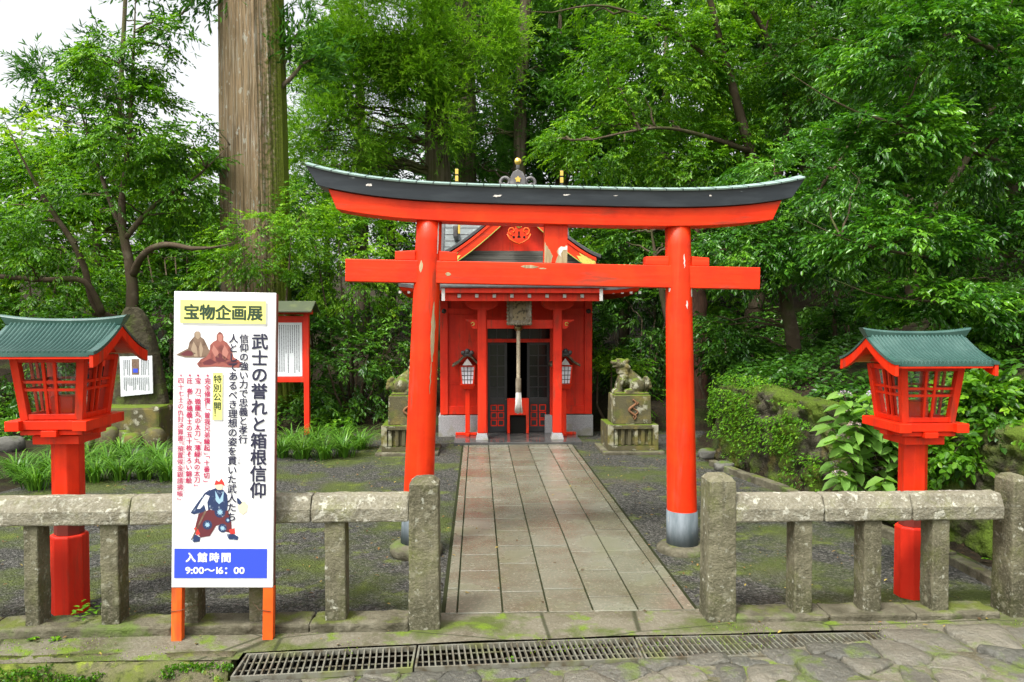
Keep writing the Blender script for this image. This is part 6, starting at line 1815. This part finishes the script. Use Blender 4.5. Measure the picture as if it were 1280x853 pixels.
# far forest behind everything: a broadleaf and a conifer, each repeated
def far_tree(conifer, seed, x, y, h, m, lab):
    rng = np.random.default_rng(seed)
    gz = 0
    st = [([(0, 0, -.2), (.05, 0, h*.4), (-.05, 0, h*.8), (0, 0, h*.97)], [.24, .20, .11, .03])]
    lobes = []
    for k in range(11):
        f = rng.uniform(.12, .95); a = rng.uniform(0, 6.28); rr = (1.0-.55*f)*2.2
        lobes.append((np.array([math.cos(a)*rr*.75, math.sin(a)*rr*.75, h*f]), np.array([1.7-.7*f, 1.7-.7*f, 1.25]), 36))
    return tree('forest_conifer' if conifer else 'forest_tree', lab, 'tree', 'trees of the wood behind the shrine', (0, 0, 0), st, lobes, m, M['bark_far'], seed, size=.95 if conifer else .8, K=12 if conifer else 5, Mm=9, L=.30 if conifer else .19, W=.055 if conifer else .09, conifer=conifer, nlimb=3, vbase=.5)
FT = 'broadleaf tree of the dense dark wood that closes the view behind the shrine'
FCN = 'conifer of the dense dark wood that closes the view behind the shrine'
fa = far_tree(False, 71, 0, 0, 9.5, M['leaf_deep'], FT); fb = far_tree(True, 72, 0, 0, 13, M['needle_dark'], FCN); fc = far_tree(False, 73, 0, 0, 9, M['leaf_mid'], FT)
spots = [(fa, 700, 24, 1.1), (fb, 760, 27, 1.2), (fa, 830, 23, 1.0), (fc, 900, 25, 1.15), (fb, 960, 23, 1.0), (fa, 1010, 20, 1.0), (fc, 1100, 21, 1.1), (fa, 1180, 19, 1.1), (fc, 1260, 18, 1.0), (fa, 1340, 17, 1.0), (fb, 1420, 20, 1.1),
         (fa, 560, 29, .95), (fa, 490, 27, .62), (fc, 410, 26, .55), (fc, 330, 25, .58), (fa, 250, 24, .36), (fc, 160, 23, .30), (fc, 70, 22, .28), (fc, -20, 20, .30), (fa, -110, 19, .5), (fb, 630, 30, 1.15), (fa, 620, 20.5, .42), (fa, 690, 19.5, .5), (fa, 1060, 25, 1.2), (fc, 1180, 27, 1.3), (fa, 780, 20, .6), (fc, 860, 19.5, .65)]
seen = set()
for i, (src, u, y, s) in enumerate(spots):
    o = src if src.name not in seen else copy_tree(src)
    seen.add(src.name)
    p = at(u, 400, y)
    o.location = (p.x, y, g_at(p.x, y)); o.scale = (s, s, s*(1.0+.1*math.sin(i*3.3))); o.rotation_euler = (0, 0, i*1.7)

# creepers and ferns over the retaining wall
def creeper():
    rng = np.random.default_rng(12)
    n = 12000
    y = rng.uniform(5.2, 10.9, n); z = rng.beta(1.6, .8, n)*1.16
    dens = fbm(y*1.3, z*1.8, 6)
    k = (dens > .52+.04*(z < .35)-.14*(z > .98)) ; y, z = y[k], z[k]; n = len(y)
    P = np.stack([wall_x(y)+.05+.03*z-rng.uniform(0, .10, n), y, z], -1)
    up = z > 1.03
    P[up, 0] += rng.uniform(0, .5, up.sum()); P[up, 2] = 1.06+rng.uniform(0, .16, up.sum())
    D = np.stack([-rng.uniform(.3, 1, n), rng.normal(0, .6, n), rng.uniform(-.9, .2, n)], -1)
    Nn = np.stack([-np.ones(n)*.6, rng.normal(0, .3, n), np.ones(n)+rng.normal(0, .3, n)], -1)
    L = rng.uniform(.02, .05, n); 
    o = leaf_mesh('wall_creeper', P, D, Nn, L, L*rng.uniform(.45, .8, n), rng.normal(.52, .17, n), M['leaf_mid'], None, kind='stuff')
    tag(o, 'green creeper and small ferns spreading over the mossy retaining wall', 'creeper')
creeper()
def bank_cover():
    rng = np.random.default_rng(19); n = 30000
    y = rng.uniform(4.8, 17.5, n); x = wall_x(y)+.3+rng.uniform(0, 1, n)**1.4*6.5
    d = fbm(x*1.5, y*1.5, 21); k = d > .40; x, y = x[k], y[k]; n = len(x)
    z = ground_h(x, y)+rng.uniform(.0, .16, n)*(1.2-.0*x)
    a = rng.uniform(0, 6.28, n)
    P = np.stack([x, y, z], -1); D = np.stack([np.cos(a), np.sin(a), rng.normal(.0, .35, n)], -1); Nn = np.stack([rng.normal(0, .4, n), rng.normal(-.2, .4, n), np.ones(n)], -1)
    L = rng.uniform(.05, .12, n)
    tag(leaf_mesh('ground_cover', P, D, Nn, L, L*.5, rng.normal(.5, .16, n), M['leaf_deep'], None, kind='stuff'), 'low leafy ground cover on the shaded bank above the wall', 'ground cover')
    n = 14000
    x = rng.uniform(-9, -2.2, n); y = rng.uniform(12.6, 16.5, n); d = fbm(x*1.2, y*1.2, 25); k = (d > .40) & (y > 13.0+.5*np.sin(x*1.7)); x, y = x[k], y[k]; n = len(x)
    z = ground_h(x, y)+rng.uniform(0, .25, n); a = rng.uniform(0, 6.28, n)
    P = np.stack([x, y, z], -1); D = np.stack([np.cos(a), np.sin(a), rng.normal(.1, .35, n)], -1); Nn = np.stack([rng.normal(0, .4, n), rng.normal(-.2, .4, n), np.ones(n)], -1); L = rng.uniform(.05, .13, n)
    tag(leaf_mesh('ground_cover', P, D, Nn, L, L*.5, rng.normal(.5, .16, n), M['leaf_mid'], None, kind='stuff'), 'low leafy ground cover under the trees on the left', 'ground cover')
bank_cover()

# hydrangea by the wall
def hydrangea():
    rng = np.random.default_rng(15); y = 7.3
    c = at(1082, 560, y)
    t = thing('hydrangea_bush', 'pale green hydrangea bush with faded flower heads, left of the right lantern post', 'shrub', (c.x, y, 0))
    mb = MB(); P, D, Nn, L, W, V = [], [], [], [], [], []
    fp, fd, fn, fl, fv = [], [], [], [], []
    for k in range(62):
        u, v = rng.uniform(1036, 1130), rng.uniform(488, 612)
        if u < 1050 and v < 505: v += 40
        yy = y + rng.uniform(-.38, .35)
        tip = np.array(at(u, v, yy)); base = np.array([c.x+.35+rng.normal(0, .12), y+.15+rng.normal(0, .12), .0])
        pts = limb_tube(mb, base, tip, .009, .005, rng, .12)
        d0 = unit(tip-base)
        for j in range(4):
            q = tip - d0*j*.075 - np.array([0, 0, .0])
            for s in range(2):
                a = j*1.57+s*math.pi+rng.uniform(-.3, .3)
                d = np.array([math.cos(a), math.sin(a), rng.uniform(-.45, .15)])
                P.append(q); D.append(d); Nn.append([rng.normal(0, .2), rng.normal(-.25, .2), 1]); l = rng.uniform(.14, .215)*(1-.05*j); L.append(l); W.append(l*.58); V.append(rng.normal(.5, .17))
        if k % 3 == 0:
            for _ in range(60):
                dd = unit(rng.normal(0, 1, 3)); dd[2] = abs(dd[2])
                fp.append(tip+dd*np.array([.06, .06, .035])); fd.append(dd+rng.normal(0, .6, 3)); fn.append(rng.normal(0, 1, 3)); fl.append(rng.uniform(.012, .022)); fv.append(rng.normal(.5, .2) + (.3 if v < 510 else 0))
    mb.build('stem', M['twig'], t, recalc=False)
    A = lambda x: np.array(x)
    leaf_mesh('foliage', A(P), A(D), A(Nn), A(L), A(W), A(V), M['hyd'], t, fold=.35, droop=.25)
    fl = A(fl); leaf_mesh('flower_heads', A(fp), A(fd), A(fn), fl, fl*.8, A(fv), M['flower'], t)
hydrangea()

# strap-leaved plants in clumps
def clump(x, y, z, seed, label, group, n=70, h=.42, lean=1.0):
    rng = np.random.default_rng(seed)
    vs, fs, var = [], [], []
    for k in range(n):
        a = rng.uniform(0, 2*math.pi); r = abs(rng.normal(0, .07)); l = h*rng.uniform(.6, 1.3); w = rng.uniform(.012, .022)
        px_, py_ = x+r*math.cos(a), y+r*math.sin(a); d = np.array([math.cos(a), math.sin(a)]); s = np.array([-d[1], d[0]]); b0 = len(vs); t0 = rng.uniform(.1, .5); vv = float(np.clip(rng.normal(.5, .2), 0, 1))
        pos = np.array([px_, py_, z]); ang = 1.45-t0*.6
        for i in range(6):
            ww = w*(1-(i/5)**2*.92)
            vs.append((pos[0]+s[0]*ww/2, pos[1]+s[1]*ww/2, pos[2]+.003)); vs.append((pos[0]-s[0]*ww/2, pos[1]-s[1]*ww/2, pos[2]+.003)); var += [vv, vv]
            pos = pos + np.array([d[0]*math.cos(ang), d[1]*math.cos(ang), math.sin(ang)])*l/5
            ang -= rng.uniform(.25, .50)*lean
            if pos[2] < z+.01: pos[2] = z+.01
        for i in range(5): fs.append((b0+2*i, b0+2*i+1, b0+2*i+3, b0+2*i+2))
    me = bpy.data.meshes.new('lilyturf'); me.from_pydata([(p[0]-x, p[1]-y, p[2]-z) for p in vs], [], fs)
    me.attributes.new('var', 'FLOAT', 'POINT').data.foreach_set('value', var)
    o = link_mesh(me, 'lilyturf', M['strap'], smooth=True); o.location = (x, y, z)
    return tag(o, label, 'plant', group)
G1 = 'strap-leaved plants along the left yard edge'
for k, (u, v) in enumerate(((120, 602), (150, 600), (180, 598), (205, 590), (45, 612), (70, 604), (95, 596), (135, 586), (165, 584), (195, 578), (20, 596), (60, 590), (110, 580), (85, 575), (150, 572), (30, 602), (212, 600))):
    p = gr(u, v); clump(p.x, p.y, 0, 100+k, 'one of the strap-leaved plants below the stone monument, beside the left lantern post', G1, 120, .44)
G2 = 'strap-leaved plants below the notice board'
for k, (u, v) in enumerate(((352, 572), (378, 573), (405, 574), (430, 571), (450, 562), (365, 560), (395, 560), (425, 558))):
    p = gr(u, v); clump(p.x, p.y, 0, 120+k, 'one of the strap-leaved plants below the red notice board', G2, 120, .52)
for k, (u, v, z, lab) in enumerate(((106, 770, .085, 'small weed sprouting at the foot of the left lantern'), (70, 800, .01, 'tiny weed growing in the moss before the left kerb'), (40, 800, .01, 'tiny weed in the moss at the far left of the pavement'), (640, 826, -.03, 'small sprout poking up through the drain grating'), (1232, 700, .02, 'small weed beside the right end post'))):
    p = gr(u, v, z); rng = np.random.default_rng(140+k); n = 26 if k == 0 else 14
    a = rng.uniform(0, 6.28, n); s = .05 if k == 0 else .010
    P = np.stack([p.x+rng.normal(0, s, n), p.y+rng.normal(0, s, n), z+rng.uniform(.0, s*1.3, n)], -1)
    D = np.stack([np.cos(a), np.sin(a), rng.uniform(0, .6, n)], -1); Nn = np.tile(np.array([0, 0, 1.]), (n, 1))
    L = rng.uniform(.03, .055, n)*(1 if k == 0 else .7)
    tag(leaf_mesh('weed', P, D, Nn, L, L*.55, rng.normal(.6, .15, n), M['leaf_mid']), lab, 'plant')

# fallen leaves and grit on the ground, moss tufts
def litter():
    rng = np.random.default_rng(77); n = 1500
    x = rng.uniform(-5, 3.4, n); y = rng.uniform(4.6, 13.5, n); keep = ~((x > -.25) & (x < 1.5) & (rng.random(n) < .75)) & (x < wall_x(y)-.2)
    x, y = x[keep], y[keep]; n = len(x)
    a = rng.uniform(0, 6.28, n)
    P = np.stack([x, y, np.full(n, .022)], -1); D = np.stack([np.cos(a), np.sin(a), rng.normal(0, .12, n)], -1)
    Nn = np.stack([rng.normal(0, .2, n), rng.normal(0, .2, n), np.ones(n)], -1); L = rng.uniform(.012, .042, n)
    tag(leaf_mesh('fallen_leaves', P, D, Nn, L, L*.5, rng.uniform(0, 1, n), M['leaf_litter'], None, kind='stuff'), 'fallen leaves scattered over the gravel yard', 'fallen leaves')
    n = 4500
    x = rng.uniform(-5, 4.4, n); y = np.where(rng.random(n) < .6, rng.uniform(4.48, 4.86, n), rng.uniform(4.95, 5.15, n)); d = fbm(x*1.9, y*1.9, 14)
    k = (d > .49) & ~((x > -.25) & (x < 1.5) & (y > 4.7)); x, y = x[k], y[k]; n = len(x); a = rng.uniform(0, 6.28, n)
    P = np.stack([x, y, np.full(n, .010)+(fbm(x*2.2, y*2.2, 4)-.45)*.02], -1); D = np.stack([np.cos(a)*.7, np.sin(a)*.7, np.ones(n)], -1); Nn = rng.normal(0, 1, (n, 3)); L = rng.uniform(.005, .013, n)
    tag(leaf_mesh('moss_tufts', P, D, Nn, L, L*.6, rng.normal(.6, .2, n), M['leaf_lime'], None, kind='stuff'), 'tufts of bright moss along the kerb', 'moss')
litter()
def edge_moss():
    rng = np.random.default_rng(88); n = 16000
    x = rng.uniform(-3.4, -1.42, n); t = rng.random(n); d = fbm(x*3, t*3, 11)
    k = d > .40; x, t = x[k], t[k]; n = len(x)
    y = 4.455-.05*t+rng.normal(0, .012, n)+(fbm(x*3., x*0+1., 2)-.45)*.14; z = .0-.24*t
    D = np.stack([rng.normal(0, .6, n), -np.ones(n)*.6, rng.normal(.1, .6, n)], -1); L = rng.uniform(.008, .026, n)
    tag(leaf_mesh('edge_moss', np.stack([x, y, z], -1), D, rng.normal(0, 1, (n, 3)), L, L*.55, rng.normal(.42, .2, n), M['leaf_mid'], None, kind='stuff'), 'shaggy moss hanging over the broken pavement edge at the lower left', 'moss')
edge_moss()
